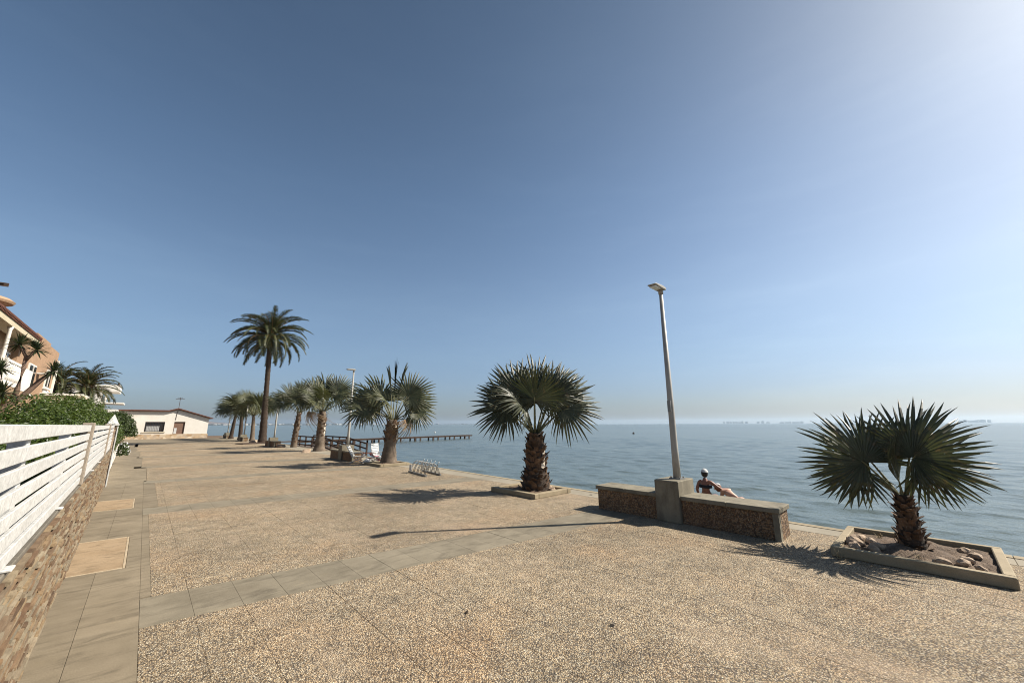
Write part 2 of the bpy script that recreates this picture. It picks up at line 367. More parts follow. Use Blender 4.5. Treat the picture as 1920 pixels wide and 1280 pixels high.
# ---- land sheet (behind everything on the left and under the promenade)
land = MB()
land.add([(-2500, -3000, -0.03), (quay_x(-80) - 0.3, -3000, -0.03), (quay_x(-80) - 0.3, -80, -0.03), (quay_x(63) - 0.3, 63, -0.03), (9.0, 78, -0.03), (-30, 110, -0.03), (-300, 600, -0.03), (-2500, 2500, -0.03)], [(0, 1, 2, 3, 4, 5, 6, 7)])
tag(link('ground', land.raw('ground'), 'soil'), 'bare earth ground behind the fence', kind='structure')

# ---- promenade pavement
SK = -0.115
def skew(x, y): return y + SK * (x - 0.2)
pav = bpy.data.objects.new('pavement', None); COL.objects.link(pav)
tag(pav, 'pebble-aggregate promenade with grey concrete strips', kind='structure')
bed = MB(); bed.add([(-0.9, -8, -0.006), (quay_x(-8) - .05, -8, -0.006), (quay_x(64) - .05, 64, -0.006), (-1.6, 64, -0.006)], [(0, 1, 2, 3)])
link('bedding', bed.raw('bedding'), 'walk', pav)
X0, PX, NCOL = 0.19, 0.35, 21
def slab_mesh(name, w, l, bevel=0.003, gap=0.006, th=0.05):
    g = gap / 2
    def c(x, y, z): return (x, y + SK * x, z)
    m = MB(); x0, x1, y0, y1 = g, w - g, g, l - g
    m.add([c(x0, y0, -th), c(x1, y0, -th), c(x1, y1, -th), c(x0, y1, -th), c(x0, y0, 0), c(x1, y0, 0), c(x1, y1, 0), c(x0, y1, 0)],
          [(3, 2, 1, 0), (4, 5, 6, 7), (0, 1, 5, 4), (1, 2, 6, 5), (2, 3, 7, 6), (3, 0, 4, 7)])
    return m.mesh(name, False, bevel)
ROW = 0.683
s_gr = slab_mesh('gravel_slab', PX, ROW, gap=0.0014, bevel=0.0012); s_st = slab_mesh('strip_slab', PX, 0.74, gap=0.0012, bevel=0.0012)
sr = random.Random(21)
def put_slab(me, mat, x, y, nm):
    return link(nm, me, mat, pav, (x, skew(x, y), sr.uniform(-0.0012, 0.0012)), (sr.uniform(-.0012, .0012), sr.uniform(-.0012, .0012), 0))
for i in range(10):
    y = 4.63 - ROW * (i + 1)
    for c in range(NCOL): put_slab(s_gr, 'gravel', X0 + c * PX, y, 'pebble_slab')
for c in range(NCOL): put_slab(s_st, 'strip', X0 + c * PX, 4.63, 'concrete_slab')
# farther panels: slabs joined
pan = [(5.37, 7, ROW, 0.27), (10.93, 7, 0.64, 0.42)]
far = MB()
for (yb, nr, rl, xl) in pan:
    for r in range(nr):
        for c in range(NCOL):
            xa = max(X0 + c * PX, xl) ; xb = X0 + (c + 1) * PX
            if xb - xa < 0.03: continue
            ya = yb + r * rl; g = 0.0008; zz = sr.uniform(-.001, .001)
            q = [(xa + g, ya + g), (xb - g, ya + g), (xb - g, ya + rl - g), (xa + g, ya + rl - g)]
            far.add([(x, skew(x, y), -0.04) for x, y in q] + [(x, skew(x, y), zz) for x, y in q],
                    [(4, 5, 6, 7), (0, 1, 5, 4), (1, 2, 6, 5), (2, 3, 7, 6), (3, 0, 4, 7)])
o = link('pebble_slabs', far.mesh('pebble_slabs'), 'gravel', pav); o['kind'] = 'stuff'
st2 = MB()
for (yb, wd) in ((10.15, 0.78), (15.41, 0.75)):
    for c in range(NCOL):
        xa = X0 + c * PX; xb = xa + PX; g = 0.0012
        q = [(xa + g, yb + g), (xb - g, yb + g), (xb - g, yb + wd - g), (xa + g, yb + wd - g)]
        st2.add([(x, skew(x, y), -0.04) for x, y in q] + [(x, skew(x, y), 0) for x, y in q],
                [(4, 5, 6, 7), (0, 1, 5, 4), (1, 2, 6, 5), (2, 3, 7, 6), (3, 0, 4, 7)])
o = link('concrete_slabs', st2.mesh('concrete_slabs'), 'strip', pav); o['kind'] = 'stuff'
# still farther: one panel at a time
def panel(nm, xa, xb, ya, yb, mat, sk=True, z=0.0):
    f = skew if sk else (lambda x, y: y)
    m = MB(); q = [(xa, ya), (xb, ya), (xb, yb), (xa, yb)]
    m.add([(x, f(x, y), z - 0.04) for x, y in q] + [(x, f(x, y), z) for x, y in q],
          [(4, 5, 6, 7), (0, 1, 5, 4), (1, 2, 6, 5), (2, 3, 7, 6), (3, 0, 4, 7)])
    return link(nm, m.mesh(nm), mat, pav)
for ya, yb, xl, nm, mt in ((16.16, 21.0, 0.26, 'pebble_panel', 'gravel'), (21.0, 21.75, -0.1, 'concrete_strip', 'strip'), (21.75, 27.6, 0.12, 'pebble_panel', 'gravel'),
                       (27.6, 28.4, -0.1, 'concrete_strip', 'strip'), (28.4, 34.0, 0.0, 'pebble_panel', 'gravel'), (34.0, 34.8, 0, 'concrete_strip', 'strip'),
                       (34.8, 41, -0.2, 'pebble_panel', 'gravel'), (41, 41.8, -0.2, 'concrete_strip', 'strip'), (41.8, 48, -0.4, 'pebble_panel', 'gravel'), (48, 64, -1.2, 'concrete_panel', 'walk')):
    panel(nm, xl, 7.54, ya + .004, yb - .004, mt)
# walkway along the wall: two columns of slabs, sandy patches
def wx(y): return -0.275 - 0.02 * y
def wslab(nm, xa, xb, ya, yb, mat, bevel=0.0015, z=0.0, par=None):
    m = MB(); q = [(xa, ya), (xb, ya), (xb, yb), (xa, yb)]
    if xa < -0.3: q[0] = (wx(ya) - 0.02, ya); q[3] = (wx(yb) - 0.02, yb)
    q = [(x, y - 0.05 * (x - .2)) for x, y in q]
    m.add([(x, y, z - 0.05) for x, y in q] + [(x, y, z) for x, y in q],
          [(3, 2, 1, 0), (4, 5, 6, 7), (0, 1, 5, 4), (1, 2, 6, 5), (2, 3, 7, 6), (3, 0, 4, 7)])
    return link(nm, m.mesh(nm, False, bevel), mat, par or pav)
ys = [-1.0, 1.2, 2.9, 4.62, 6.6, 8.35, 10.1, 11.1, 12.5, 14.2, 16.0]
for a, b in zip(ys[:-1], ys[1:]):
    g = 0.002; e = 0.1885
    if a in (6.6, 11.1):
        wslab('concrete_slab', 0.06 + g, e, a + g, b - g, 'walk')
        wslab('cement_patch', -0.5, 0.035, a + 0.03, b - 0.03, 'patch', 0.002, 0.002)
        # pale mortar fillet round the patch
        wslab('mortar_edge', 0.036, 0.058, a + 0.012, b - 0.012, 'patch_edge', 0.002, 0.004)
        wslab('mortar_edge', -0.5, 0.035, a + 0.006, a + 0.028, 'patch_edge', 0.002, 0.004)
        wslab('mortar_edge', -0.5, 0.035, b - 0.028, b - 0.006, 'patch_edge', 0.002, 0.004)
    else:
        wslab('concrete_slab', -0.5, -0.175 - g / 2, a + g / 2, b - g / 2, 'walk')
        wslab('concrete_slab', -0.175 + g / 2, e, a + g / 2, b - g / 2, 'walk')
wslab('concrete_slab', 0.19, 0.2685, 5.40, 10.13, 'walk'); wslab('concrete_slab', 0.19, 0.4185, 10.96, 15.38, 'walk')
for a, b, e in ((16.004, 21.3, 0.25), (21.304, 27.9, 0.11), (27.904, 34.2, -0.01), (34.204, 48, -0.21), (48.004, 64, -1.21)):
    wslab('concrete_slab', -0.5, e, a, b - .004, 'walk')
# quay band, edge kerb and quay wall
y = -6.0
while y < 64:
    L = 1.4 if y < 30 else 6.0
    def Q(xo0, xo1, z0, z1, nm, mat, bv=0.004):
        m = MB(); a, b = y + .003, y + L - .003
        xs = [(xo0 if xo0 < 5 else xo0), xo1]
        pa = [7.545 if xo0 == 'in' else quay_x(a) + xo0, quay_x(a) + xo1]; pb = [7.545 if xo0 == 'in' else quay_x(b) + xo0, quay_x(b) + xo1]
        m.add([(pa[0], a, z0), (pa[1], a, z0), (pb[1], b, z0), (pb[0], b, z0), (pa[0], a, z1), (pa[1], a, z1), (pb[1], b, z1), (pb[0], b, z1)],
              [(3, 2, 1, 0), (4, 5, 6, 7), (0, 1, 5, 4), (1, 2, 6, 5), (2, 3, 7, 6), (3, 0, 4, 7)])
        return link(nm, m.mesh(nm, False, bv), mat, pav)
    for nm, m0, m1, z0, z1, mt in (('quay_slab', None, -0.155, -0.05, 0.0, 'quay'), ('edge_kerb', -0.15, 0.0, -0.16, 0.006, 'kerb')):
        m = MB(); a, b = y + .003, y + L - .003
        pa = [7.546 if m0 is None else quay_x(a) + m0, quay_x(a) + m1]; pb = [7.546 if m0 is None else quay_x(b) + m0, quay_x(b) + m1]
        m.add([(pa[0], a, z0), (pa[1], a, z0), (pb[1], b, z0), (pb[0], b, z0), (pa[0], a, z1), (pa[1], a, z1), (pb[1], b, z1), (pb[0], b, z1)],
              [(3, 2, 1, 0), (4, 5, 6, 7), (0, 1, 5, 4), (1, 2, 6, 5), (2, 3, 7, 6), (3, 0, 4, 7)])
        link(nm, m.mesh(nm, False, 0.004), mt, pav)
    y += L
qw = MB(); qw.add([(quay_x(-40) - .03, -40, -1.4), (quay_x(64) - .03, 64, -1.4), (quay_x(64) - .03, 64, -0.06), (quay_x(-40) - .03, -40, -0.06),
                   (quay_x(-40) - .2, -40, -1.4), (quay_x(64) - .2, 64, -1.4), (quay_x(64) - .2, 64, -0.06), (quay_x(-40) - .2, -40, -0.06)],
                  [(0, 1, 2, 3), (4, 7, 6, 5), (3, 2, 6, 7)])
link('quay_face', qw.mesh('quay_face'), 'concrete', pav)

# ---- far shore, hill
def bearing(b, d): return (sin(radians(b)) * d, cos(radians(b)) * d)
def far_strip(nm, b0, b1, d0, d1, hmax, mat, label, seed, n=160, depth=700):
    m = MB(); r0 = random.Random(seed)
    for i in range(n + 1):
        t = i / n; b = b0 + (b1 - b0) * t; d = d0 + (d1 - d0) * t
        h = hmax * (0.35 + 0.65 * mnoise.noise((t * n * 0.14, seed, 0)) ** 2 * 2 + 0.25 * r0.random()) * min(1, 12 * t + .1, 12 * (1 - t) + .1)
        x, y = bearing(b, d); x2, y2 = bearing(b, d + depth * 0.4); x3, y3 = bearing(b, d + depth)
        m.v += [(x, y, SEA_Z - 0.3), (x2, y2, h), (x3, y3, SEA_Z - .3)]
    for i in range(n):
        for k in (0, 1): m.f.append((3 * i + k, 3 * i + 3 + k, 3 * i + 4 + k, 3 * i + 1 + k))
    return tag(link(nm, m.mesh(nm, True), mat), label, kind='structure')
far_strip('far_coast', 3, 33, 3300, 4300, 20, 'far_land', 'low far coast along the left horizon', 2)
far_strip('far_coast', 33, 47, 4300, 6000, 12, 'far_land', 'thin far coast at mid horizon', 5)
far_strip('far_spit', 63, 112, 6800, 6000, 4, 'far_land', 'low sand spit on the right horizon', 9)
hm = MB(); hb, hd = 4.2, 4600
NX, NY = 40, 10
for j in range(NY + 1):
    for i in range(NX + 1):
        a = (i / NX - 0.5) * 2; c = (j / NY - 0.5) * 2
        b = hb + a * 3.6; d = hd + c * 500
        h = max(0, (1 - a * a) * (1 - c * c)) * (70 + 24 * mnoise.noise((a * 3, c * 2, 1.7))) * (0.75 + 0.25 * cos(a * 5 + 1.2))
        x, y = bearing(b, d); hm.v.append((x, y, SEA_Z - .3 + h))
for j in range(NY):
    for i in range(NX):
        k = j * (NX + 1) + i; hm.f.append((k, k + 1, k + NX + 2, k + NX + 1))
tag(link('hill', hm.raw('hill', True), 'far_hill'), 'low hazy hill on the left horizon', kind='structure')

# ================================================================== GARDEN WALL AND FENCE
TH = 0.02
wall = thing('garden_wall', 'garden wall clad in thin brown and cream stone strips along the walkway', 'wall', (-0.275, 0, 0), TH)
WL0, WL1, WH = 0.3, 14.9, 0.985
part('wall_core', B(-0.22, -0.022, WL0, WL1, -0.03, WH), 'mortar', wall)
sr = random.Random(5)
cells = []
RH = 0.0299; nrow = int(WH / RH)
for r in range(nrow):
    y = WL0 - sr.random() * 0.2
    while y < WL1:
        L = sr.choice((0.1, 0.15, 0.2, 0.25, 0.32)) * sr.uniform(0.85, 1.15)
        cells.append((max(y, WL0), min(y + L, WL1), r * RH, (r + 1) * RH)); y += L
cells = [c for c in cells if c[1] - c[0] > 0.03]
def stone_box(m, y0, y1, z0, z1, d, sl):
    g = 0.0030; c = 0.004
    x = d
    vs = [(-0.03, y0 + g, z0 + g), (-0.03, y1 - g, z0 + g), (-0.03, y1 - g, z1 - g), (-0.03, y0 + g, z1 - g),
          (x, y0 + g + c, z0 + g + c), (x + sl, y1 - g - c, z0 + g + c), (x + sl, y1 - g - c, z1 - g - c), (x, y0 + g + c, z1 - g - c)]
    return m.add(vs, [(4, 5, 6, 7), (0, 1, 5, 4), (1, 2, 6, 5), (2, 3, 7, 6), (3, 0, 4, 7)])
near_key = sorted(range(len(cells)), key=lambda i: abs((cells[i][0] + cells[i][1]) / 2 - 3.9) + (0 if cells[i][1] > 2.0 else 9) - (cells[i][1] - cells[i][0]) * 0.5)
near = set(near_key[:300]); rest = MB()
for i, (a, b, z0, z1) in enumerate(cells):
    d = sr.uniform(-0.012, 0.008); sl = sr.uniform(-0.004, 0.004)
    if i in near:
        m = MB(); stone_box(m, 0, b - a, 0, z1 - z0, d, sl); link('stone', m.mesh('stone'), 'slate', wall, (0, a, z0))
    elif b > 0.8: stone_box(rest, a, b, z0, z1, d, sl)
o = link('stones', rest.mesh('stones'), 'slate', wall); o['kind'] = 'stuff'
cy = WL0
while cy < WL1 - .1:
    L = min(0.9, WL1 - cy); part('coping', B(-0.23, -0.010, cy + .002, cy + L - .002, WH + .001, WH + 0.02), 'coping', wall, bevel=0.004); cy += L

fence = thing('slat_fence', 'white horizontal slat fence on top of the stone garden wall', 'fence', (-0.275, 0, WH + 0.021), TH)
posts = [0.95, 2.75, 4.45, 6.12, 7.8, 9.5, 11.2, 12.9, 14.45]
FX = -0.018
for k in range(7):
    zt = 0.598 - 0.0865 * k
    for a, b in ((0.6, 6.06), (6.18, 11.15), (11.25, 14.5)):
        jz = sr.uniform(-.002, .002)
        part('plank', B(FX - 0.018, FX, a, b, zt - 0.063 + jz, zt + jz), 'white_paint', fence, bevel=0.003)
for i, p in enumerate(posts):
    out = p in (6.12, 11.2)
    if out: part('post', B(FX - 0.07, FX + 0.022, p - 0.05, p + 0.05, 0.0, 0.625), 'grey_wood', fence, bevel=0.005)['label'] = 'weathered grey-brown post'
    else: part('post', B(FX - 0.075, FX - 0.0185, p - 0.035, p + 0.035, 0.0, 0.58), 'white_paint', fence, bevel=0.004)
for p in (2.75, 4.45, 7.8, 9.5): part('foot_plate', B(FX - 0.08, FX + 0.025, p - 0.04, p + 0.04, 0.0005, 0.012), 'white_paint', fence, bevel=0.003)

# gate pillar at the end of the wall
pil = thing('gate_pillar', 'stone pillar with white pyramid cap at the end of the fence', 'pillar', (-0.66, 15.5, -0.02), TH)
pil.scale = (0.62, 0.8, 1.0)
part('shaft', B(-0.17, 0.15, -0.16, 0.16, 0.0, 1.62), 'slate', pil, bevel=0.006)
pr = random.Random(2)
for r in range(16):
    z = 0.02 + r * 0.1; xx = -0.17
    while xx < 0.13:
        L = pr.uniform(0.09, 0.16); e = min(xx + L, 0.15)
        part('stone', B(xx + .003, e - .003, -0.163 - pr.uniform(0.006, 0.018), -0.1605, z + .003, z + 0.097), 'rock', pil, bevel=0.002); xx = e
part('edge_trim', B(0.152, 0.185, -0.19, 0.16, 0.0, 1.60), 'white_paint', pil, bevel=0.004)
c = MB(); c.box(-0.22, 0.2, -0.21, 0.21, 1.621, 1.665); c.add([(-0.2, -0.19, 1.666), (0.18, -0.19, 1.666), (0.18, 0.19, 1.666), (-0.2, 0.19, 1.666), (-0.01, 0, 1.93)], [(0, 1, 4), (1, 2, 4), (2, 3, 4), (3, 0, 4), (3, 2, 1, 0)])
part('cap', c, 'white_paint', pil)
nw = thing('low_white_wall', 'low white boundary wall beyond the capped gate pillar', 'wall', (-0.62, 15.75, -0.02), 0.022)
part('wall_body', B(-0.2, 0, 0, 20, 0, 0.72), 'render_white', nw)
part('wall_cap', B(-0.23, 0.03, 0, 20, 0.722, 0.77), 'coping', nw)

# ================================================================== PLANTS
def fan_leaf(R=0.8, nseg=38, span=150, cup=0.18, droop=0.25, seed=0, split=0.52, fold=0.016):
    """fan blade: hub at origin, axis +Y, upper side +Z; ribs folded, tips split free and hanging"""
    r0 = random.Random(seed); m = MB(); S = radians(span); d = 2 * S / nseg
    st = [0.03, 0.22, split, 0.62, 0.8, 0.92, 1.0]
    for i in range(nseg):
        t = -S + d * (i + 0.5)
        Ls = R * (0.80 + 0.20 * cos(t * 0.85)) * r0.uniform(0.88, 1.08)
        if r0.random() < 0.035: continue
        sag = droop * r0.uniform(0.5, 1.6) * (1 + 1.1 * (abs(t) / S) ** 2); tw = r0.uniform(-0.12, 0.12); fz = fold * (1 if r0.random() < .9 else .5)
        k = len(m.v); dt = r0.gauss(0, 0.018); bend = r0.gauss(0, 0.05)
        sp = split * r0.uniform(0.85, 1.12)
        for s in st:
            rr = s * Ls
            if s <= split: half = d / 2 * rr
            else:
                q = (s - split) / (1 - split); half = d / 2 * split * Ls * (1 + 0.30 * q) * (1 - q ** 1.8) + 0.0012
            aa = t + dt * max(0, s - split) * 3 + bend * max(0, s - split) ** 2
            cx, cyy = sin(aa) * rr, cos(aa) * rr
            recurve = -0.22 * R * (max(0, cos(t)) * s * s)
            z = cup * rr * (1 - 0.4 * s) - sag * R * max(0, s - split * 0.8) ** 2 * 1.3 + recurve * 0.5
            px, py = cos(aa), -sin(aa)
            f = fz * (0.4 + s) * (half / max(d / 2 * R * 0.5, 1e-4)); f = min(f, fz * 1.3)
            for sg, zo in ((-1, 0), (0, f), (1, 0)):
                m.v.append((cx + px * half * sg, cyy + py * half * sg, z + zo + tw * half * sg))
        for j in range(len(st) - 1):
            a = k + j * 3
            m.f += [(a, a + 1, a + 4, a + 3), (a + 1, a + 2, a + 5, a + 4)]
    return m.raw('frond')
LEAF = {}
def leaf_variant(kind, i):
    key = (kind, i)
    if key not in LEAF:
        if kind == 'near': LEAF[key] = fan_leaf(1.0, 40, 150 - 6 * (i % 3), 0.10 + 0.07 * (i % 3), 0.22 + 0.16 * (i % 4), 100 + i, split=0.46)
        elif kind == 'dry': LEAF[key] = fan_leaf(1.0, 24, 95, 0.25, 0.9, 350 + i, split=0.35)
        elif kind == 'half': LEAF[key] = fan_leaf(1.0, 22, 48, 0.06, 0.12, 250 + i, split=0.5)
        elif kind == 'shut': LEAF[key] = fan_leaf(1.0, 7, 2.2 + 1.6 * (i % 3), 0.02, 0.03, 200 + i, split=0.75)
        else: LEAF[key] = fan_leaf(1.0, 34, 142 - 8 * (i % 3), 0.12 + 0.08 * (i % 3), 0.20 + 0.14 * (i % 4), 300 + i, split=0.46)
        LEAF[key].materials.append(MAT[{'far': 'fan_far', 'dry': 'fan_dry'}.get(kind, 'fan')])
    return LEAF[key]
BOOT = None
def boot_meshes():
    out = []
    for s in range(3):
        r0 = random.Random(40 + s); m = MB()
        w = 0.5; rows = [(0, 0.55, 0.02, 0.10), (0.45, 0.5, 0.10, 0.22), (0.8, 0.36, 0.24, 0.34), (1.0, 0.2 + 0.1 * s, 0.36, 0.42)]
        for z, hw, xi, xo in rows:
            m.v += [(xi, -hw * r0.uniform(.9, 1.1), z), (xo, -hw * 0.55, z + 0.02), (xo + .03, 0, z), (xo, hw * 0.55, z + 0.02), (xi, hw * r0.uniform(.9, 1.1), z)]
        for i in range(3):
            for j in range(4): m.f.append((i * 5 + j, i * 5 + j + 1, i * 5 + 6 + j, i * 5 + 5 + j))
            m.f.append((i * 5 + 4, i * 5, i * 5 + 5, i * 5 + 9))
        m.f += [(15, 16, 17, 18, 19), (4, 3, 2, 1, 0)]
        me = m.mesh('leaf_base', False); me.materials.append(MAT['leaf_base']); out.append(me)
    return out
BOOT = boot_meshes()

def place_frond(palm, me, hub, axis_az, axis_el, roll, R, base, base_dir, pr):
    a = az_vec(axis_az, axis_el); up = Vector((0, 0, 1))
    x = a.cross(up); x = x.normalized() if x.length > 1e-3 else Vector((1, 0, 0)); n = x.cross(a)
    M = Matrix((x, a, n)).transposed().to_4x4() @ Matrix.Rotation(radians(roll), 4, 'Y')
    fr = link('frond', me, None, palm); MF = Matrix.Translation(hub) @ M @ Matrix.Scale(R, 4); fr.matrix_local = MF
    # petiole is a child of the frond, in the frond's own space
    inv = MF.inverted()
    pts = []
    for i in range(6):
        t = i / 5; p = base * (1 - t) ** 2 + (base + base_dir * (hub - base).length * 0.5) * 2 * t * (1 - t) + hub * t * t; pts.append(inv @ p)
    hubin = pts[-1]; pts.append(hubin + Vector((0, 0.13, 0.012)))
    rr = [pr * (1 - 0.55 * i / 5) / R for i in range(6)] + [pr * 0.12 / R]
    link('petiole', MB().tube(pts, rr, 6).raw('petiole', True), 'petiole', fr)
    return fr

def fan_palm(x, y, label, hT, prof, leaves, kind='near', boots=None, seed=0, z0=0.0, trunk_mat='trunk_grey', lean=(0, 0), pr=0.022, scars=None):
    palm = thing('fan_palm', label, 'palm tree', (x, y, z0), 0, 'fan palms along the waterfront')
    r0 = random.Random(seed)
    m = MB(); n = 22; P = []
    def R_at(t):
        for (t0, ra), (t1, rb) in zip(prof[:-1], prof[1:]):
            if t <= t1: return ra + (rb - ra) * (t - t0) / (t1 - t0)
        return prof[-1][1]
    rings = 26
    for i in range(rings + 1):
        t = i / rings; r = R_at(t) * (1 + 0.035 * ((i % 2) * 2 - 1)); cx = lean[0] * t ** 1.3; cy = lean[1] * t ** 1.3
        for j in range(n):
            a = 2 * pi * j / n; q = r * (1 + 0.07 * mnoise.noise((cos(a) * 2, sin(a) * 2, t * 7 + seed))); m.v.append((cx + q * cos(a), cy + q * sin(a), t * hT))
    for i in range(rings):
        for j in range(n): m.f.append((i * n + j, i * n + (j + 1) % n, (i + 1) * n + (j + 1) % n, (i + 1) * n + j))
    m.f.append(tuple(rings * n + j for j in range(n)))
    trunk = part('trunk', m, trunk_mat, palm, smooth=True)
    if boots:
        t0, t1, nb, bw, bh, tilt = boots
        for i in range(nb):
            t = t0 + (t1 - t0) * (i + 0.5) / nb; a = i * 2.39996 + r0.uniform(-.15, .15); r = R_at(t) * 0.9
            s = bw * r0.uniform(0.8, 1.25)
            b = link('leaf_base', BOOT[i % 3], None, trunk, (lean[0] * t ** 1.3 + r * cos(a), lean[1] * t ** 1.3 + r * sin(a), t * hT - bh * 0.4), (r0.uniform(-.15, .15), -radians(tilt) * r0.uniform(-0.3, 1.0), a))
            b.rotation_euler = Euler((r0.uniform(-.12, .12), radians(tilt) * r0.uniform(-0.2, 1.0), a), 'XYZ')
            b.scale = (s * 0.9, s, bh * r0.uniform(0.75, 1.3))
    if scars:
        for (a, zc, w_, h_) in scars:
            t = zc / hT; r = R_at(t) * 1.02
            sc = MB()
            for i in range(5):
                for j in range(4):
                    aa = a + (i / 4 - .5) * w_ / r; sc.v.append((lean[0] * t ** 1.3 + r * 1.05 * cos(aa), lean[1] * t ** 1.3 + r * 1.05 * sin(aa), zc + (j / 3 - .5) * h_ * (1 - 0.35 * abs(i - 2) / 2)))
            for i in range(4):
                for j in range(3): sc.f.append((i * 4 + j, i * 4 + 4 + j, i * 4 + 5 + j, i * 4 + 1 + j))
            part('bark_scar', sc, 'pale_fibre', trunk)
    # azimuth 0 = to the right as seen from the promenade, 90 = out to sea
    va = atan2(y, x) - pi / 2
    top = Vector((lean[0], lean[1], hT))
    for i, L in enumerate(leaves):
        rel, el, pl, ael, roll, R = L[:6]; shut = len(L) > 6 and L[6]
        az = va + radians(rel); bd = az_vec(az, radians(el))
        base = top + Vector((cos(az), sin(az), 0)) * prof[-1][1] * 0.45 - Vector((0, 0, 0.03))
        hub = base + az_vec(az, radians((el * 4 + ael) / 5)) * pl
        me = leaf_variant(shut if isinstance(shut, str) else 'shut' if shut else kind, (i + seed) % 6)
        place_frond(palm, me, hub, az, radians(ael), roll, R, base, bd, pr)
    return palm

def auto_leaves(seed, n, pl, R, top=82, low=2):
    r0 = random.Random(seed); out = []
    for i in range(n):
        t = i / (n - 1); el = top + (low + 30 - top) * t ** 0.9 + r0.uniform(-7, 7)
        out.append((i * 137.5 + r0.uniform(-18, 18), el, pl * r0.uniform(0.8, 1.12), el - 14 - 26 * t + r0.uniform(-10, 10), r0.choice((-1, 1)) * r0.uniform(30, 75), R * r0.uniform(0.88, 1.08)))
    return out

def az_cam(x, y): return atan2(y, x) + pi

# right foreground palm
fan_palm(7.25, 0.42, 'short fan palm in the kerbed bed with tan rocks, nearest at the right', 0.65, [(0, .145), (.25, .115), (.6, .088), (1, .068)],
         [(190, 58, .50, 42, -74, .78), (176, 54, .48, -8, -62, .62), (-22, 80, .52, 46, 72, .76), (8, 82, .56, 60, 80, .72), (262, 86, .18, 82, 82, .66, 'half'), (164, 64, .52, 50, -78, .68), (-5, 74, .46, 0, 66, .60)],
         'near', (0.01, 0.99, 92, 0.085, 0.095, 48), 11, 0.05, 'trunk_dark', pr=0.02)
# middle palm
fan_palm(7.14, 6.82, 'full fan palm with shaggy dark trunk base in the low kerbed bed', 1.36, [(0, .36), (.25, .31), (.35, .25), (.8, .22), (1, .14)],
         [(180, 74, 1.0, 56, -78, 1.0), (90, 86, 1.1, 82, 5, 1.04), (265, 84, .85, 80, -8, .92), (0, 74, 1.0, 58, 78, 1.0), (4, 58, .98, 30, 76, .98), (-8, 50, .92, 4, 66, .90),
          (174, 58, .95, 30, -74, .98), (190, 50, .9, 2, -66, .92), (60, 66, 1.0, 44, 40, .96), (125, 66, 1.0, 44, -40, .96), (225, 62, .8, 34, -40, .85), (20, 70, 1.1, 52, 64, .98), (160, 68, 1.1, 50, -64, .98)],
         'near', (0.01, 0.97, 150, 0.145, 0.15, 34), 22, 0.03, 'trunk_dark', pr=0.03, scars=[(az_cam(7, 7) + 0.9, 0.85, 0.1, 0.3), (az_cam(7, 7) + 0.75, 0.62, 0.12, 0.2)])
# third palm, with the two upright spears
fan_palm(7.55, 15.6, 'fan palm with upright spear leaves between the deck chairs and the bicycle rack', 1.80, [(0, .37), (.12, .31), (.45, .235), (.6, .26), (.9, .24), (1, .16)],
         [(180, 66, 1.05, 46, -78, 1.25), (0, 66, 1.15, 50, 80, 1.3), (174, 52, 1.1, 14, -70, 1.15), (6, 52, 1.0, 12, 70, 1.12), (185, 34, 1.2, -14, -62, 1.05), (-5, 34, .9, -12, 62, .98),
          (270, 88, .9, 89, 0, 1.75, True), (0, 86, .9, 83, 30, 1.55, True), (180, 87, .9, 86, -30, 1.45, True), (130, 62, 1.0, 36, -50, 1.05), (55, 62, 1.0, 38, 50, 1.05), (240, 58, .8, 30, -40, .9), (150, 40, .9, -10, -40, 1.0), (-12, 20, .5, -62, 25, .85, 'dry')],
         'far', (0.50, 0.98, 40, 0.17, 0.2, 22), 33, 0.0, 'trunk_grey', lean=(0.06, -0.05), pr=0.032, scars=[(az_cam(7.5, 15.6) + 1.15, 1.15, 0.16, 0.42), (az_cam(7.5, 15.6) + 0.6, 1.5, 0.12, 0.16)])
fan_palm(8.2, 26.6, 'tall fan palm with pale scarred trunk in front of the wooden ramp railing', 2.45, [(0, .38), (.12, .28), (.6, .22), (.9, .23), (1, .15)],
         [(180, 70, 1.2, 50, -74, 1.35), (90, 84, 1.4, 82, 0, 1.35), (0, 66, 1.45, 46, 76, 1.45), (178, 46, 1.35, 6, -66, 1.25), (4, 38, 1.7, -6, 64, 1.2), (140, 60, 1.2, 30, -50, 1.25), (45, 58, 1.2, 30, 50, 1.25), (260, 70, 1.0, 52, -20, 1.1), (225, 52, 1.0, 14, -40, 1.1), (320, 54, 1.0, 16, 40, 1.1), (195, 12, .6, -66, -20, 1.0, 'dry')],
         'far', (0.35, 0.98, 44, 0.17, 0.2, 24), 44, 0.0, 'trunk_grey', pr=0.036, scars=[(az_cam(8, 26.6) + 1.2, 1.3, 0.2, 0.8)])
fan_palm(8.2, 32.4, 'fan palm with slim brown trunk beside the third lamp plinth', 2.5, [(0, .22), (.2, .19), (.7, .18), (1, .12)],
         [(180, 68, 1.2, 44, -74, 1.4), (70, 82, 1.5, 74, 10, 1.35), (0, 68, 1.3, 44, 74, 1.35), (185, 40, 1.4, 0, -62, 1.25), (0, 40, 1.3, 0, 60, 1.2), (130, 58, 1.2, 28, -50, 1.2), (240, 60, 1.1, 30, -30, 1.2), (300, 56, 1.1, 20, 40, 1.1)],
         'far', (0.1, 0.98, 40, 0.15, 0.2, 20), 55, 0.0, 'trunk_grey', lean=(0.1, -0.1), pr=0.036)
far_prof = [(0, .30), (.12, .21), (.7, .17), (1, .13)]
fan_palm(8.3, 48.5, 'fan palm just left of the tall date palm trunk', 2.6, far_prof, auto_leaves(14, 12, 1.5, 1.45), 'far', None, 66, pr=0.04, lean=(-0.12, 0.12))
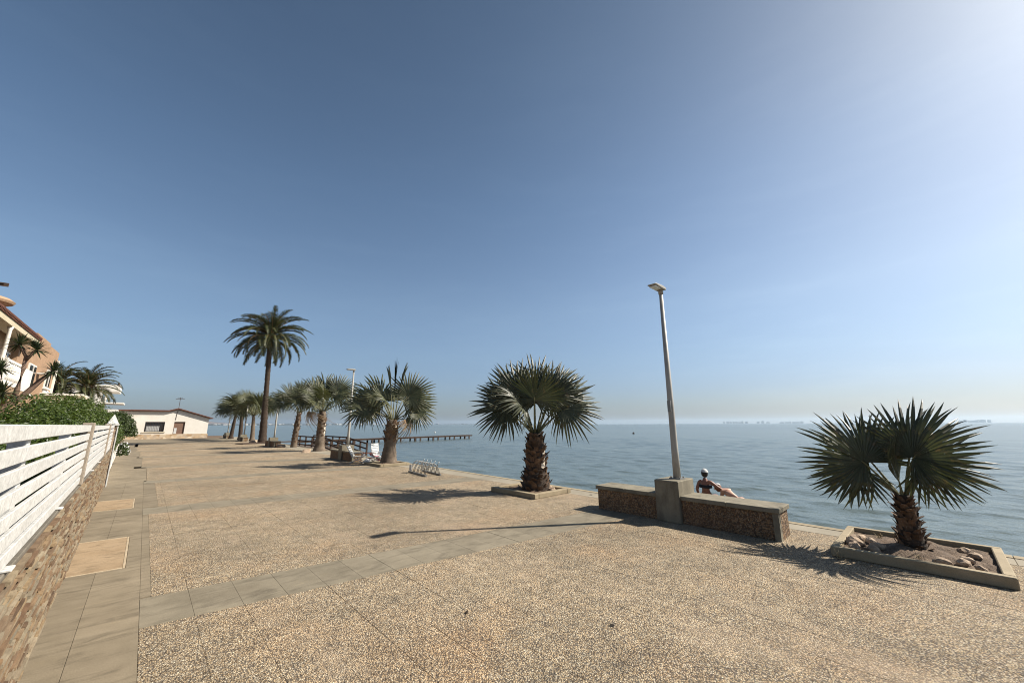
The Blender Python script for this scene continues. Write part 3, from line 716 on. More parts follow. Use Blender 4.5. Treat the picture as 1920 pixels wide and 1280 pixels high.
fan_palm(8.0, 53.6, 'fan palm second from the left in the far row', 2.8, far_prof, auto_leaves(19, 12, 1.5, 1.45), 'far', None, 77, pr=0.04, lean=(-0.12, 0.12), trunk_mat='trunk_dark')
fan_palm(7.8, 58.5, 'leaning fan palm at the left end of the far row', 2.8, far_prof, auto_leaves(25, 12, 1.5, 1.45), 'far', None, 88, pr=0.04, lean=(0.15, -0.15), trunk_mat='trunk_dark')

# ---- pinnate (date) palms
def pinnate(L=4.0, npair=52, arch=1.1, seed=0, wl=0.55):
    r0 = random.Random(seed); m = MB(); pts = []
    N = 24; ang = 0.0; p = Vector((0, 0, 0)); 
    for i in range(N + 1):
        t = i / N; pts.append(p.copy()); a = -arch * (t ** 1.5); p = p + Vector((0, cos(a), sin(a))) * (L / N)
    for i in range(npair):
        t = 0.10 + 0.90 * (i + 0.5) / npair; k = min(int(t * N), N - 1); f = t * N - k; b = pts[k].lerp(pts[k + 1], f); d = (pts[k + 1] - pts[k]).normalized()
        n = Vector((1, 0, 0)).cross(d)
        ll = wl * (0.35 + 0.65 * sin(pi * min(1, t * 0.9 + 0.12))) * r0.uniform(0.85, 1.12)
        for sg in (-1, 1):
            fa = radians(r0.uniform(30, 48)) * (1 - 0.3 * t); vv = radians(r0.uniform(10, 40))
            dirn = (Vector((sg, 0, 0)) * cos(vv) + n * sin(vv)) * sin(fa + 0.35) + d * cos(fa + 0.35); dirn.normalize()
            w = d * 0.0075
            mid = b + dirn * ll * 0.55; tip = b + dirn * ll + Vector((0, 0, -0.13 * ll)) * r0.uniform(0.5, 1.8)
            k0 = len(m.v); m.v += [tuple(b - w), tuple(b + w), tuple(mid + w * 0.95), tuple(mid - w * 0.95), tuple(tip)]
            m.f += [(k0, k0 + 1, k0 + 2, k0 + 3), (k0 + 3, k0 + 2, k0 + 4)]
    r = MB().tube([q for q in pts[::3]], [0.010 * (1 - 0.85 * i / 8) for i in range(9)], 5)
    return m.raw('frond'), r.raw('rachis', True)
PIN = [pinnate(1.0, 60, 1.25 + 0.35 * (i % 3), 500 + i, 0.15) for i in range(5)]
for a, b in PIN: a.materials.append(MAT['date']); b.materials.append(MAT['rachis'])
def date_palm(x, y, label, hT, rb, rt, n, L, seed, lean=(0, 0), el_hi=82, el_lo=-42, group='date palms'):
    palm = thing('date_palm', label, 'palm tree', (x, y, 0), 0, group)
    r0 = random.Random(seed); m = MB(); nn = 18; rings = max(14, int(hT * 5))
    for i in range(rings + 1):
        t = i / rings; r = (rb + (rt - rb) * min(1, t * 2.2)) * (1 + 0.06 * ((i % 2) * 2 - 1))
        if t > 0.88: r *= 1 + 5.0 * min(t - 0.88, 0.06)
        if t < 0.06: r *= 1 + 3.0 * (0.06 - t)
        for j in range(nn):
            a = 2 * pi * (j + 0.5 * (i % 2)) / nn; q = r * (1 + 0.10 * mnoise.noise((cos(a) * 3, sin(a) * 3, t * 22 + seed)))
            m.v.append((lean[0] * t + q * cos(a), lean[1] * t + q * sin(a), t * hT))
    for i in range(rings):
        for j in range(nn): m.f.append((i * nn + j, i * nn + (j + 1) % nn, (i + 1) * nn + (j + 1) % nn, (i + 1) * nn + j))
    m.f.append(tuple(rings * nn + j for j in range(nn)))
    part('trunk', m, 'trunk_dark', palm, smooth=True)
    top = Vector((lean[0], lean[1], hT))
    for i in range(n):
        t = (i + 0.5) / n; el = el_hi + (el_lo - el_hi) * t ** 0.85 + r0.uniform(-8, 8); az = i * 2.39996 + r0.uniform(-.2, .2)
        a = az_vec(az, radians(el)); x_ = a.cross(Vector((0, 0, 1))); x_.normalize(); nrm = x_.cross(a)
        M = Matrix((x_, a, nrm)).transposed().to_4x4() @ Matrix.Rotation(r0.uniform(-.35, .35), 4, 'Y')
        k = r0.randrange(len(PIN)); s = L * r0.uniform(0.86, 1.08) * (1 - 0.18 * max(0, -el / 60))
        fr = link('frond', PIN[k][0], None, palm)
        fr.matrix_local = Matrix.Translation(top + a * rt * 0.4 + Vector((0, 0, 0.35 * sin(radians(el)) * L / 4))) @ M @ Matrix.Scale(s, 4)
        link('rachis', PIN[k][1], None, fr)
    bs = MB()
    for i in range(26):
        az = i * 2.4; h = hT - 0.05 + 0.5 * (i / 26); d = az_vec(az, radians(68)); p = top * 1.0; p.z = h - 0.35
        bs.bar(p + Vector((cos(az), sin(az), 0)) * rt * 0.8, p + Vector((cos(az), sin(az), 0)) * rt * 0.8 + d * 0.7 * L / 4, 0.09 * L / 4, 0.05 * L / 4)
    part('leaf_stubs', bs, 'rachis', palm)
    return palm
date_palm(8.08, 42.4, 'tall date palm rising above the row of fan palms', 9.9, 0.34, 0.21, 84, 3.7, 4, lean=(-0.36, 0.34), el_hi=78, el_lo=-26)
date_palm(-5.6, 48.0, 'garden date palm standing against the peach house corner', 4.9, 0.3, 0.25, 46, 2.2, 15, lean=(0, 0), el_lo=-10)
date_palm(-4.15, 48.5, 'garden date palm with drooping fronds above the cream wall', 4.7, 0.3, 0.25, 54, 2.35, 26, lean=(0.1, 0), el_lo=-15)

# ---- leafy shrubs
def leaf_cloud(blobs, n, size, seed, flat=0.0):
    r0 = random.Random(seed); m = MB()
    wsum = sum(b[3] * b[4] + b[4] * b[5] + b[3] * b[5] for b in blobs)
    for (cx, cy, cz, rx, ry, rz) in blobs:
        k = int(n * (rx * ry + ry * rz + rx * rz) / wsum)
        for _ in range(k):
            u = Vector((r0.gauss(0, 1), r0.gauss(0, 1), r0.gauss(0, 1))).normalized()
            if u.z < -0.5: u.z *= -0.5
            q = r0.random() ** 0.30
            lump = 1 + 0.20 * mnoise.noise((u.x * 2.6 + cx, u.y * 2.6 + cy, u.z * 2.6)) + 0.10 * mnoise.noise((u.x * 7 + cx, u.y * 7 + cy, u.z * 7))
            p = Vector((cx + u.x * rx * q * lump, cy + u.y * ry * q * lump, cz + u.z * rz * q * lump))
            nrm = (u + Vector((r0.gauss(0, .6), r0.gauss(0, .6), r0.gauss(0, .6) + .3))).normalized()
            t = nrm.cross(Vector((r0.gauss(0, 1), r0.gauss(0, 1), r0.gauss(0, 1)))).normalized(); bt = nrm.cross(t)
            s = size * r0.uniform(0.6, 1.3)
            m.add([p - t * s, p + bt * s * 0.45 + nrm * s * .12, p + t * s, p - bt * s * 0.45 + nrm * s * .12], [(0, 1, 2, 3)])
    return m.raw('foliage')
hd = thing('garden_hedge', 'large rounded green hedge behind the white slat fence', 'hedge', (-1.5, 12, -0.03))
hb = [(0.0, -4.0, 0.72, .6, 1.2, .70), (-0.05, -2.4, .95, .65, 1.4, .85), (0.0, -0.6, 1.2, .7, 1.6, .95), (0.0, 1.5, 1.32, .75, 1.7, 1.04), (0.1, 3.8, 1.36, .75, 1.8, 1.06), (0.15, 6.4, 1.3, .75, 1.9, 1.0), (0.25, 9.0, 1.2, .7, 2.0, .9)]
link('foliage', leaf_cloud(hb, 110000, 0.032, 8), 'hedge', hd)
br = MB()
for i in range(12):
    yy = -4.5 + i * 1.2; br.tube([(0, yy, 0), (0.05, yy + .1, 0.5), (rnd.uniform(-.3, .3), yy + .3, 1.2)], [0.05, 0.035, 0.015], 6)
part('stems', br, 'bark', hd)
bu = thing('garden_shrub', 'small dark green shrub overhanging beyond the capped pillar', 'shrub', (-0.95, 26.5, -0.03))
link('foliage', leaf_cloud([(0.0, 0, 1.65, .6, .8, .62), (0.28, 0.2, 1.3, .45, .6, .5), (-.2, .8, 1.8, .55, .8, .5)], 9000, 0.05, 18), 'bush', bu)
part('stems', MB().tube([(-.1, .3, 0), (0, .2, .6), (.05, 0, 1.3)], [.05, .04, .02], 6).tube([(-.1, .3, 0.1), (-.2, .5, .8), (-.25, .8, 1.6)], [.04, .03, .015], 6), 'bark', bu)
fl = thing('flowering_shrub', 'low shrub with white flowers at the foot of the boundary wall', 'shrub', (-0.55, 24.0, -0.03))
link('foliage', leaf_cloud([(0.0, 0, 0.55, .2, .4, .35)], 1800, 0.04, 28), 'bush', fl)
link('flowers', leaf_cloud([(0.02, 0, 0.60, .22, .42, .36)], 160, 0.05, 29), 'white_cloth', fl)

# ---- yucca tree in front of the peach house
yu = thing('yucca_tree', 'leaning yucca with forked trunk and spiky rosettes in front of the peach house', 'tree', (-5.6, 25.0, -0.03))
def W(x, y, z): return (x + 5.6, y - 25.0, z + 0.03)
tr = MB()
tr.tube([W(-5.6, 25, -.03), W(-5.1, 25.4, 1.2), W(-4.45, 26, 2.24), W(-4.0, 26, 2.75), W(-3.6, 26, 3.5), W(-3.29, 26, 3.95)], [.2, .17, .13, .11, .085, .07], 8)
tr.tube([W(-4.2, 26, 2.5), W(-4.15, 26, 3.1), W(-4.13, 26, 4.0), W(-4.15, 26, 4.5), W(-4.42, 26, 5.0)], [.1, .085, .07, .06, .05], 8)
tr.tube([W(-4.14, 26, 4.3), W(-4.0, 25.9, 4.6), W(-3.9, 26, 4.8)], [.06, .055, .045], 8)
tr.tube([W(-4.6, 26, 2.05), W(-4.8, 26.1, 3.0), W(-4.7, 26, 3.9)], [.09, .07, .05], 8)
tr.tube([W(-4.75, 26.05, 2.7), W(-4.55, 25.8, 2.75), W(-4.47, 25.8, 2.92)], [.06, .055, .045], 8)
part('trunk', tr, 'bark', yu, smooth=True)
def rosette(n, L, seed):
    r0 = random.Random(seed); m = MB()
    for i in range(n):
        az = i * 2.39996; el = radians(88 - 128 * (i / n) + r0.uniform(-8, 8)); d = az_vec(az, el); s = Vector((-sin(az), cos(az), 0)) * 0.028
        l = L * r0.uniform(.8, 1.1); mid = d * l * .5; tip = d * l + Vector((0, 0, -.12 * l)); k = len(m.v)
        m.v += [tuple(-s * .6), tuple(s * .6), tuple(mid + s), tuple(mid - s), tuple(tip)]; m.f += [(k, k + 1, k + 2, k + 3), (k + 3, k + 2, k + 4)]
    return m.raw('rosette')
ros = rosette(90, 0.62, 3)
for p in (W(-4.42, 26, 5.0), W(-3.9, 26, 4.8), W(-4.7, 26, 3.9), W(-4.47, 25.8, 2.92), W(-3.29, 26, 3.95)):
    link('rosette', ros, 'yucca', yu, p, (rnd.uniform(-.3, .3), rnd.uniform(-.3, .3), rnd.uniform(0, 6)), rnd.uniform(.9, 1.1))

# ================================================================== BUILDINGS
# ---- peach house, sea front along x = -6
ph = thing('peach_house', 'peach two-storey seafront house with white balconies and tiled eaves', 'house', (-6.0, 28.0, -0.03))
part('wall', B(-9, 0, -4, 6.2, 0, 6.35), 'peach', ph)
part('wall', B(-9, 0.25, 6.204, 18.2, 0, 6.7), 'brick', ph)['label'] = 'terracotta end wing'
part('parapet', MB().prism([(-9, 6.702), (0.25, 6.702), (0.25, 7.0), (-4, 7.6), (-9, 7.0)], 6.3, 6.7), 'brick', ph)
pw = MB()
for a, b, h in ((6.8, 9.6, 7.1), (9.6, 14.2, 7.35), (14.2, 18.1, 7.2)): pw.box(-0.15, 0.25, a, b - .01, 6.702, h)
part('parapet', pw, 'brick', ph)
rf = MB(); rf.prism([(-9.5, 6.36), (0.95, 6.36), (0.95, 6.48), (-4.2, 8.4), (-9.5, 6.9)], -4.6, 6.18); roof = part('roof', rf, 'tile', ph)
part('fascia', B(0.3, 0.9, -4.5, 6.15, 6.10, 6.357), 'render_cream', ph)
tl = MB()
for i in range(51): tl.tube([(0.6, -4.5 + i * 0.21, 6.60), (0.99, -4.5 + i * 0.21, 6.45)], 0.07, 6)
part('eave_tiles', tl, 'tile', roof)
def balcony(par, y0, y1, z, dep, solid=False):
    b = thing_part = part('balcony', B(0, dep, y0, y1, z - 0.22, z), 'render_white', par)
    part('soffit', B(0.02, dep - .02, y0 + .02, y1 - .02, z - 0.5, z - 0.222), 'peach', b)
    if solid:
        part('parapet', B(dep - 0.12, dep, y0, y1, z + .002, z + 0.95), 'render_white', b); part('parapet', B(0, dep - .122, y0, y0 + 0.12, z + .002, z + .95), 'render_white', b)
    else:
        part('rail', B(dep - 0.14, dep, y0, y1, z + 0.83, z + 0.95), 'render_white', b); part('rail', B(0, dep - .142, y0, y0 + 0.14, z + 0.83, z + .95), 'render_white', b)
        n = int((y1 - y0) / 0.35)
        for i in range(n):
            yy = y0 + .2 + i * 0.35; part('baluster', MB().lathe([(.05, z), (.085, z + .25), (.04, z + .5), (.06, z + .83)], 8, (dep - .07, yy)), 'render_white', b, smooth=True)
        for i in range(int(dep / 0.32)):
            part('baluster', MB().lathe([(.05, z), (.085, z + .25), (.04, z + .5), (.06, z + .83)], 8, (0.15 + i * .32, y0 + .07)), 'render_white', b, smooth=True)
        part('corner_post', B(dep - 0.19, dep + .01, y0 - .02, y0 + .2, z + .002, z + .97), 'render_white', b)
    return b
balcony(ph, 0.2, 3.5, 3.7, 1.0); balcony(ph, 3.9, 6.1, 3.65, 0.95, True)
def window(par, x, y0, y1, z0, z1, shutter=None):
    w_ = part('window', B(x, x + 0.07, y0 - .1, y1 + .1, z0 - .1, z1 + .1), 'render_white', par)
    part('pane', B(x + 0.071, x + 0.085, y0, y1, z0, z1), 'dark_glass', w_)
    part('mullion', B(x + 0.087, x + 0.11, (y0 + y1) / 2 - .03, (y0 + y1) / 2 + .03, z0, z1), 'render_white', w_)
    part('sill', B(x, x + 0.2, y0 - .15, y1 + .15, z0 - .18, z0 - .102), 'render_white', w_)
for y0, y1, z0, z1 in ((0.9, 2.6, 3.75, 5.6), (4.2, 5.6, 3.75, 5.4), (-2.5, -1, 4.05, 5.9), (2.6, 4.2, 0.8, 2.6), (-2.5, -1, .8, 2.6)): window(ph, 0.001, y0, y1, z0, z1)
for y0, y1, z0, z1 in ((9.2, 11.0, 3.65, 5.3), (15.0, 16.4, 4.4, 5.5), (9.8, 11.6, .8, 2.6), (14.8, 16.6, .8, 2.6)): window(ph, 0.251, y0, y1, z0, z1)
for yy in (0.3, -3.7): part('column', MB().lathe([(.11, 3.7), (.075, 3.85), (.07, 5.95), (.11, 6.09)], 12, (0.82, yy)), 'render_white', ph, smooth=True)
part('canopy', B(0.251, 1.0, 11.9, 12.7, 5.0, 5.08), 'render_white', ph)
part('awning', MB().prism([(0.251, 4.2), (1.0, 3.2), (1.0, 3.1), (0.251, 4.0)], 15.0, 17.2), 'white_cloth', ph)
part('corner_trim', B(0.251, 0.36, 17.9, 18.18, 0, 6.6), 'render_white', ph)
# round turret with flared eave
tu = part('turret', MB().lathe([(.6, 6.2), (.6, 7.2), (.66, 7.26)], 24, (-0.42, 1.5)), 'render_white', ph, smooth=False)
part('turret_eave', MB().lathe([(.67, 7.262), (.92, 7.36), (.97, 7.46), (.8, 7.6), (.2, 7.8)], 24, (-0.42, 1.5)), 'peach', tu)
part('weather_vane', MB().tube([(-0.42, 1.5, 7.8), (-0.42, 1.5, 8.45)], .03, 6).box(-.9, 0.05, 1.48, 1.52, 8.25, 8.32).box(-.1, .2, 1.48, 1.52, 8.2, 8.38), 'dark_wood', tu)
# cream garden building between house and apartments
cw = thing('cream_annex', 'low flat-roofed cream annex under the garden palms', 'building', (-6.2, 42.5, -0.03))
part('wall', B(0, 2.45, 0, 6, 0, 3.75), 'render_cream', cw); part('roof_slab', B(-.05, 2.55, -.1, 6.1, 3.752, 3.9), 'render_white', cw)
part('stair_wall', MB().prism([(2.2, 0), (2.9, 0), (2.9, 3.2), (2.7, 3.75), (2.2, 3.75)], -1.0, -0.12), 'render_cream', cw)
# white apartment block
ap = thing('white_apartments', 'white block with stacked cantilevered balconies behind the low house', 'building', (-5.2, 60.0, -0.03))
part('wall', B(-7, 1.35, 0, 7, 0, 5.9), 'render_white', ap)
part('roof_slab', B(1.352, 2.6, 0.1, 4.0, 5.2, 5.95), 'render_white', ap)
b_ = part('balcony', B(1.352, 3.1, 0.3, 4.2, 3.95, 4.1), 'render_white', ap)
part('rail', B(1.4, 1.75, 0.28, 0.32, 4.55, 4.62).box(1.4, 1.75, 0.28, 0.32, 4.3, 4.34), 'dark_wood', b_)
part('balcony', B(1.352, 2.7, 0.1, 4.0, 2.9, 3.35), 'render_white', ap)
part('door', B(1.352, 1.40, 0.6, 2.8, 4.11, 5.19), 'dark_glass', ap)
part('window', B(-1.2, -0.2, -0.05, -0.001, 4.2, 5.0), 'dark_glass', ap)
part('antenna', MB().tube([(.8, 2, 5.9), (.8, 2, 6.6)], .02, 5).tube([(2.4, 1, 5.95), (2.4, 1, 6.2)], .09, 6), 'dark_wood', ap)
# low white house at the end of the promenade
lh = thing('low_white_house', 'long low white house with tiled roof and stone plinth ending the promenade', 'house', (-3.0, 66.0, -0.03))
def LX(x): return x + 3.0
wl = MB(); wl.prism([(LX(-4.0), 0.56), (LX(6.12), 0.56), (LX(6.12), 2.55), (LX(2.82), 3.62), (LX(1.98), 3.36), (LX(-4.0), 3.36)], 0.25, 8)
part('wall_core', wl, 'render_white', lh)
# front skin with real openings
sk = MB()
for x0, x1, z0, z1 in ((-4, -0.06, .56, 3.33), (-0.06, 1.76, .56, .86), (-0.06, 1.76, 2.07, 3.33), (1.76, 2.64, .56, 3.33), (2.64, 3.72, 2.08, 3.1), (3.72, 6.1, .56, 2.52)): sk.box(LX(x0), LX(x1), 0.0, 0.248, z0, z1)
sk.prism([(LX(3.72), 2.52), (LX(6.1), 2.52), (LX(3.72), 3.29)], 0.0, 0.248); sk.prism([(LX(2.64), 3.1), (LX(3.72), 3.1), (LX(3.72), 3.29), (LX(2.82), 3.58), (LX(2.64), 3.53)], 0.0, 0.248)
sk.prism([(LX(1.98), 3.33), (LX(2.64), 3.33), (LX(2.64), 3.53)], 0.0, 0.248)
part('wall', sk, 'render_white', lh)
part('plinth', B(LX(-4.05), LX(6.2), -0.06, 7.9, 0, 0.558), 'plinth', lh)
w_ = part('window', B(LX(-0.06), LX(1.76), 0.16, 0.247, .86, 2.07), 'dark_glass', lh)
part('blind', B(LX(0.1), LX(1.3), 0.12, 0.158, .95, 1.55), 'white_plastic', w_)
gb = MB()
for i in range(13): gb.box(LX(-0.02 + i * .145), LX(-0.02 + i * .145) + .02, 0.05, 0.07, .86, 2.07)
part('grille', gb, 'dark_wood', w_); part('sill', B(LX(-.25), LX(1.9), -0.08, 0.0, .74, .84), 'render_cream', w_)
d_ = part('door', B(LX(2.64), LX(3.72), 0.12, 0.247, .56, 2.08), 'door_wood', lh); part('door_panel', B(LX(2.72), LX(2.98), .08, .118, .6, 1.3), 'white_plastic', d_)
part('roof', MB().prism([(LX(-4.3), 3.37), (LX(1.96), 3.37), (LX(2.82), 3.66), (LX(6.5), 2.47), (LX(6.55), 2.56), (LX(2.82), 3.80), (LX(1.94), 3.52), (LX(-4.3), 3.52)], -0.3, 8.3), 'tile', lh)
part('antenna', MB().tube([(LX(2.85), 0.5, 3.7), (LX(2.85), 0.5, 5.2)], .025, 5).box(LX(2.4), LX(3.3), .48, .52, 4.95, 5.0).box(LX(2.55), LX(3.1), .48, .52, 5.12, 5.16), 'dark_wood', lh)
part('cable', MB().tube([(LX(2.8), -0.02, 3.5), (LX(2.75), -0.02, 3.0), (LX(2.72), -0.02, 2.3)], .025, 5), 'dark_wood', lh)

# ================================================================== BENCHES AND LAMPS
def bench(x, y0, y1, ped0, ped1, label, depth=0.5, ph_=0.66, h=0.43, near=False):
    b = thing('pebble_bench', label, 'bench', (x, (y0 + y1) / 2, 0.0), 0, 'pebble benches with lamp plinths')
    c = (y0 + y1) / 2; a0, a1, p0, p1 = y0 - c, y1 - c, ped0 - c, ped1 - c
    for s0, s1 in ((a0, p0), (p1, a1)):
        if s1 - s0 < 0.1: continue
        part('bench_body', B(0.035, depth - .035, s0 + (.03 if s0 == a0 else .001), s1 - (.03 if s1 == a1 else .001), 0, h - 0.066), 'bench_gravel', b, bevel=0.006 if near else 0)
        n = max(1, round((s1 - s0) / 0.75))
        for i in range(n):
            u0 = s0 + (s1 - s0) * i / n; u1 = s0 + (s1 - s0) * (i + 1) / n
            part('seat_slab', B(0, depth, u0 + .002, u1 - .002, h - 0.065, h), 'concrete', b, bevel=0.007 if near else 0)
    part('end_pier', B(0.03, 0.12, a0 + 0.026, a0 + 0.0295, 0.0, h - .066), 'concrete', b)
    part('corner_trim', B(0.029, 0.0345, a0 + 0.026, a0 + 0.10, 0.0, h - .066), 'concrete', b)
    part('lamp_plinth', B(-0.03, depth + 0.03, p0 + .002, p1 - .002, 0, ph_), 'concrete', b, bevel=0.012 if near else 0)
    return b
def lamp(x, y, z, label, H=3.55, group='street lamps on plinths'):
    l = thing('street_lamp', label, 'street lamp', (x, y, z), 0, group)
    part('base_plate', B(-0.1, 0.1, -0.1, 0.1, 0, 0.015), 'steel', l)
    part('pole', MB().lathe([(.064, .015), (.058, .5), (.053, 1.2), (.034, H)], 12), 'lamp_pole', l, smooth=True)
    part('hatch', B(-0.075, -0.058, -.03, .03, 1.15, 1.35), 'steel', l)
    for bx_, by_ in ((.075, .075), (-.075, .075), (.075, -.075), (-.075, -.075)): part('bolt', MB().lathe([(.012, .015), (.012, .04)], 6, (bx_, by_)), 'steel', l)
    part('collar', MB().lathe([(.045, H - .02), (.045, H + .07), (.03, H + .09)], 12), 'lamp_pole', l, smooth=True)
    hd_ = MB().prism([(0.07, H + .06), (0.07, H + .11), (-0.04, H + .13), (-0.32, H + .115), (-0.36, H + .095), (-0.36, H + .08), (-0.08, H + .06)], -0.085, 0.085)
    h_ = part('lamp_head', hd_, 'lamp_pole', l, bevel=0.012)
    part('lens', B(-0.33, -0.1, -0.06, 0.06, H + .052, H + .068), 'lamp_glass', h_)
    return l
bench(6.62, 1.66, 4.72, 3.05, 3.47, 'long brown pebble-dash bench with concrete plinth, nearest of the benches', 0.56, near=True)
lamp(6.93, 3.21, 0.661, 'nearest tall grey street lamp standing on the bench plinth', 3.40)
bench(6.85, 17.75, 20.6, 18.9, 19.35, 'pebble bench behind the reclining deck chair')
lamp(7.15, 19.12, 0.661, 'second street lamp rising beside the spear-leaved fan palm', 3.5)
bench(7.1, 33.4, 36.4, 34.6, 35.1, 'far pebble bench by the slim fan palm trunk')
lamp(7.4, 34.85, 0.661, 'third street lamp just right of the date palm trunk', 3.2)
bench(7.3, 47.5, 50.5, 48.6, 49.1, 'small far pebble bench left of the date palm')
lamp(7.6, 48.85, 0.661, 'fourth street lamp behind the far fan palms', 3.2)
bench(7.5, 60.0, 63.0, 61.2, 61.7, 'farthest pebble bench at the left end of the palm row')
lamp(7.8, 61.45, 0.661, 'farthest street lamp at the left end of the palm row', 3.2)

# ================================================================== PLANTERS AND ROCKS
def planter(x0, x1, y0, y1, h, label, w_=0.12, soil=True):
    p = thing('palm_bed', label, 'planter', ((x0 + x1) / 2, (y0 + y1) / 2, 0.001), 0, 'kerbed palm beds')
    a, b = (x1 - x0) / 2, (y1 - y0) / 2
    for bx_ in ((-a, -a + w_, -b, b), (a - w_, a, -b, b), (-a + w_ + .002, a - w_ - .002, -b, -b + w_), (-a + w_ + .002, a - w_ - .002, b - w_, b)):
        part('kerb', B(*bx_, 0, h), 'kerb', p, bevel=0.008)
    m = MB(); n = 26; r0 = random.Random(int(x0 * 10 + y0))
    for i in range(n + 1):
        for j in range(n + 1):
            u, v = -a + w_ + (2 * a - 2 * w_) * i / n, -b + w_ + (2 * b - 2 * w_) * j / n
            z = h * 0.45 + 0.035 * mnoise.noise((u * 5 + x0, v * 5, 0)) + 0.02 * mnoise.noise((u * 17, v * 17, y0)) + 0.05 * math.exp(-(u * u + v * v) * 4)
            m.v.append((u, v, z))
    for i in range(n):
        for j in range(n): k = i * (n + 1) + j; m.f.append((k, k + n + 1, k + n + 2, k + 1))
    part('soil', m, 'soil', p, smooth=True)
    return p
planter(6.44, 7.86, -0.32, 1.12, 0.11, 'rocky kerbed bed round the short right-hand palm', 0.085)
planter(6.42, 7.66, 6.17, 7.66, 0.10, 'kerbed bed round the full middle palm', 0.13)
planter(6.82, 8.05, 14.75, 16.3, 0.10, 'kerbed bed round the spear-leaved palm')
def rock_mesh(seed):
    bm = bmesh.new(); bmesh.ops.create_icosphere(bm, subdivisions=2, radius=1)
    for v in bm.verts:
        d = 1 + 0.35 * mnoise.noise(v.co * 1.3 + Vector((seed * 7, 0, 0))) + 0.15 * mnoise.noise(v.co * 3.1 + Vector((0, seed * 5, 0)))
        v.co = Vector((round(v.co.x * d * 3.2) / 3.2 * .5 + v.co.x * d * .5, v.co.y * d, v.co.z * d))
    me = bpy.data.meshes.new('rock'); bm.to_mesh(me); bm.free(); me.materials.append(MAT['rock']); return me
RK = [rock_mesh(i) for i in range(6)]
def rock(x, y, z, s, label, group, k, rz=0.0, flat=0.6):
    o = link('rock', RK[k % 6], None, None, (x, y, z), (rnd.uniform(-.3, .3), rnd.uniform(-.3, .3), rz), (s, s * rnd.uniform(.6, .9), s * flat))
    return tag(o, label, 'rock', group)
G1 = 'tan rocks in the right palm bed'
i = 0
for (x, y, s, lb) in ((6.72, .92, .11, 'pale rock at the left kerb corner of the right palm bed'), (6.93, .95, .13, 'long pale rock along the left kerb of the right palm bed'), (7.2, .93, .12, 'pale slab rock at the back left of the right palm bed'),
                  (6.72, .74, .09, 'small rock behind the front kerb left of the right palm'), (6.93, .72, .10, 'tan rock just left of the right palm trunk'), (7.15, .80, .10, 'brown rock touching the right palm trunk at left'),
                  (6.68, .18, .10, 'whitish flat rock in front of the right palm trunk'), (6.80, .02, .10, 'tan rock right of the whitish flat rock'), (6.98, -.02, .08, 'small brown rock in the middle of the right bed half'),
                  (6.68, -.10, .07, 'small tan rock by the front kerb at the right end'), (7.25, -.08, .09, 'dark tan rock near the right end kerb'), (7.45, .0, .08, 'small rock near the back right kerb corner')):
    rock(x, y, 0.08 + s * 0.1, s * 0.82, lb, G1, i, i * 1.3); i += 1
for (x, y, s, lb) in ((7.34, 6.48, .10, 'reddish rock right of the middle palm trunk'), (7.44, 6.62, .09, 'small rock at the seaward kerb of the middle palm'), (7.2, 6.36, .08, 'brown rock by the right kerb of the middle palm')):
    rock(x, y, 0.07, s, lb, 'rocks in the middle palm bed', i, i); i += 1
rock(7.2, 25.7, 0.06, 0.34, 'dark low lump of stone on the paving left of the scarred palm', None, 2, 1.0, .35)
rock(7.5, 33.0, 0.08, 0.42, 'brown low stone on the paving beside the far bench', None, 3, 2.0, .35)
rock(7.5, 43.2, 0.08, 0.35, 'small dark stone at the foot of the tall date palm', None, 4, 0.3, .5)

MAT['straw'] = mottled('dry_straw', (0.30, 0.22, 0.12), (0.42, 0.33, 0.20), 30.0)
def weed(x, y, z, n, L, label, seed):
    r0 = random.Random(seed); m = MB()
    for i in range(n):
        az = r0.uniform(0, 6.28); el = radians(r0.uniform(20, 80)); d = az_vec(az, el); l = L * r0.uniform(.5, 1.1); sd_ = Vector((-sin(az), cos(az), 0)) * 0.003
        p0 = Vector((r0.gauss(0, .02), r0.gauss(0, .02), 0)); p1 = p0 + d * l * .55; p2 = p0 + d * l + Vector((0, 0, -.25 * l)); k = len(m.v)
        m.v += [tuple(p0 - sd_), tuple(p0 + sd_), tuple(p1 + sd_), tuple(p1 - sd_), tuple(p2)]; m.f += [(k, k + 1, k + 2, k + 3), (k + 3, k + 2, k + 4)]
    return tag(link('dry_weed', m.raw('dry_weed'), 'straw', None, (x, y, z)), label, 'weed')
weed(6.36, 1.02, 0.0, 14, 0.16, 'dry straw-coloured weed at the outer left kerb corner of the right bed', 1)
weed(7.5, 0.75, 0.05, 26, 0.15, 'dry weed tuft behind the right palm trunk', 2)
weed(6.75, 0.36, 0.05, 20, 0.12, 'small dry weed tuft in front of the right palm trunk', 3)
weed(6.75, 7.35, 0.05, 22, 0.14, 'dry weed tuft in the middle palm bed', 4)
def scrap(x, y, s, label, seed):
    r0 = random.Random(seed); m = MB(); n = 7
    for i in range(n + 1):
        t = i / n; w_ = s * .22 * sin(pi * min(1, t + .06)); m.v += [(t * s, -w_, .004 + .012 * s * 10 * sin(t * 3 + seed) ** 2), (t * s, w_, .004 + .01 * s * 10 * sin(t * 4) ** 2)]
    for i in range(n): m.f.append((2 * i, 2 * i + 2, 2 * i + 3, 2 * i + 1))
    return tag(link('fallen_leaf', m.raw('fallen_leaf'), 'trunk_dark', None, (x, y, 0.002), (0, 0, r0.uniform(0, 6))), label, 'leaf')
scrap(2.25, 3.0, 0.07, 'small dark fallen leaf on the paving in the lower middle', 1)
scrap(2.98, 2.05, 0.06, 'tiny dark leaf scrap low down right of centre on the paving', 2)
scrap(7.72, 5.6, 0.09, 'dark fallen leaf on the quay slabs beside the nearest bench', 3)
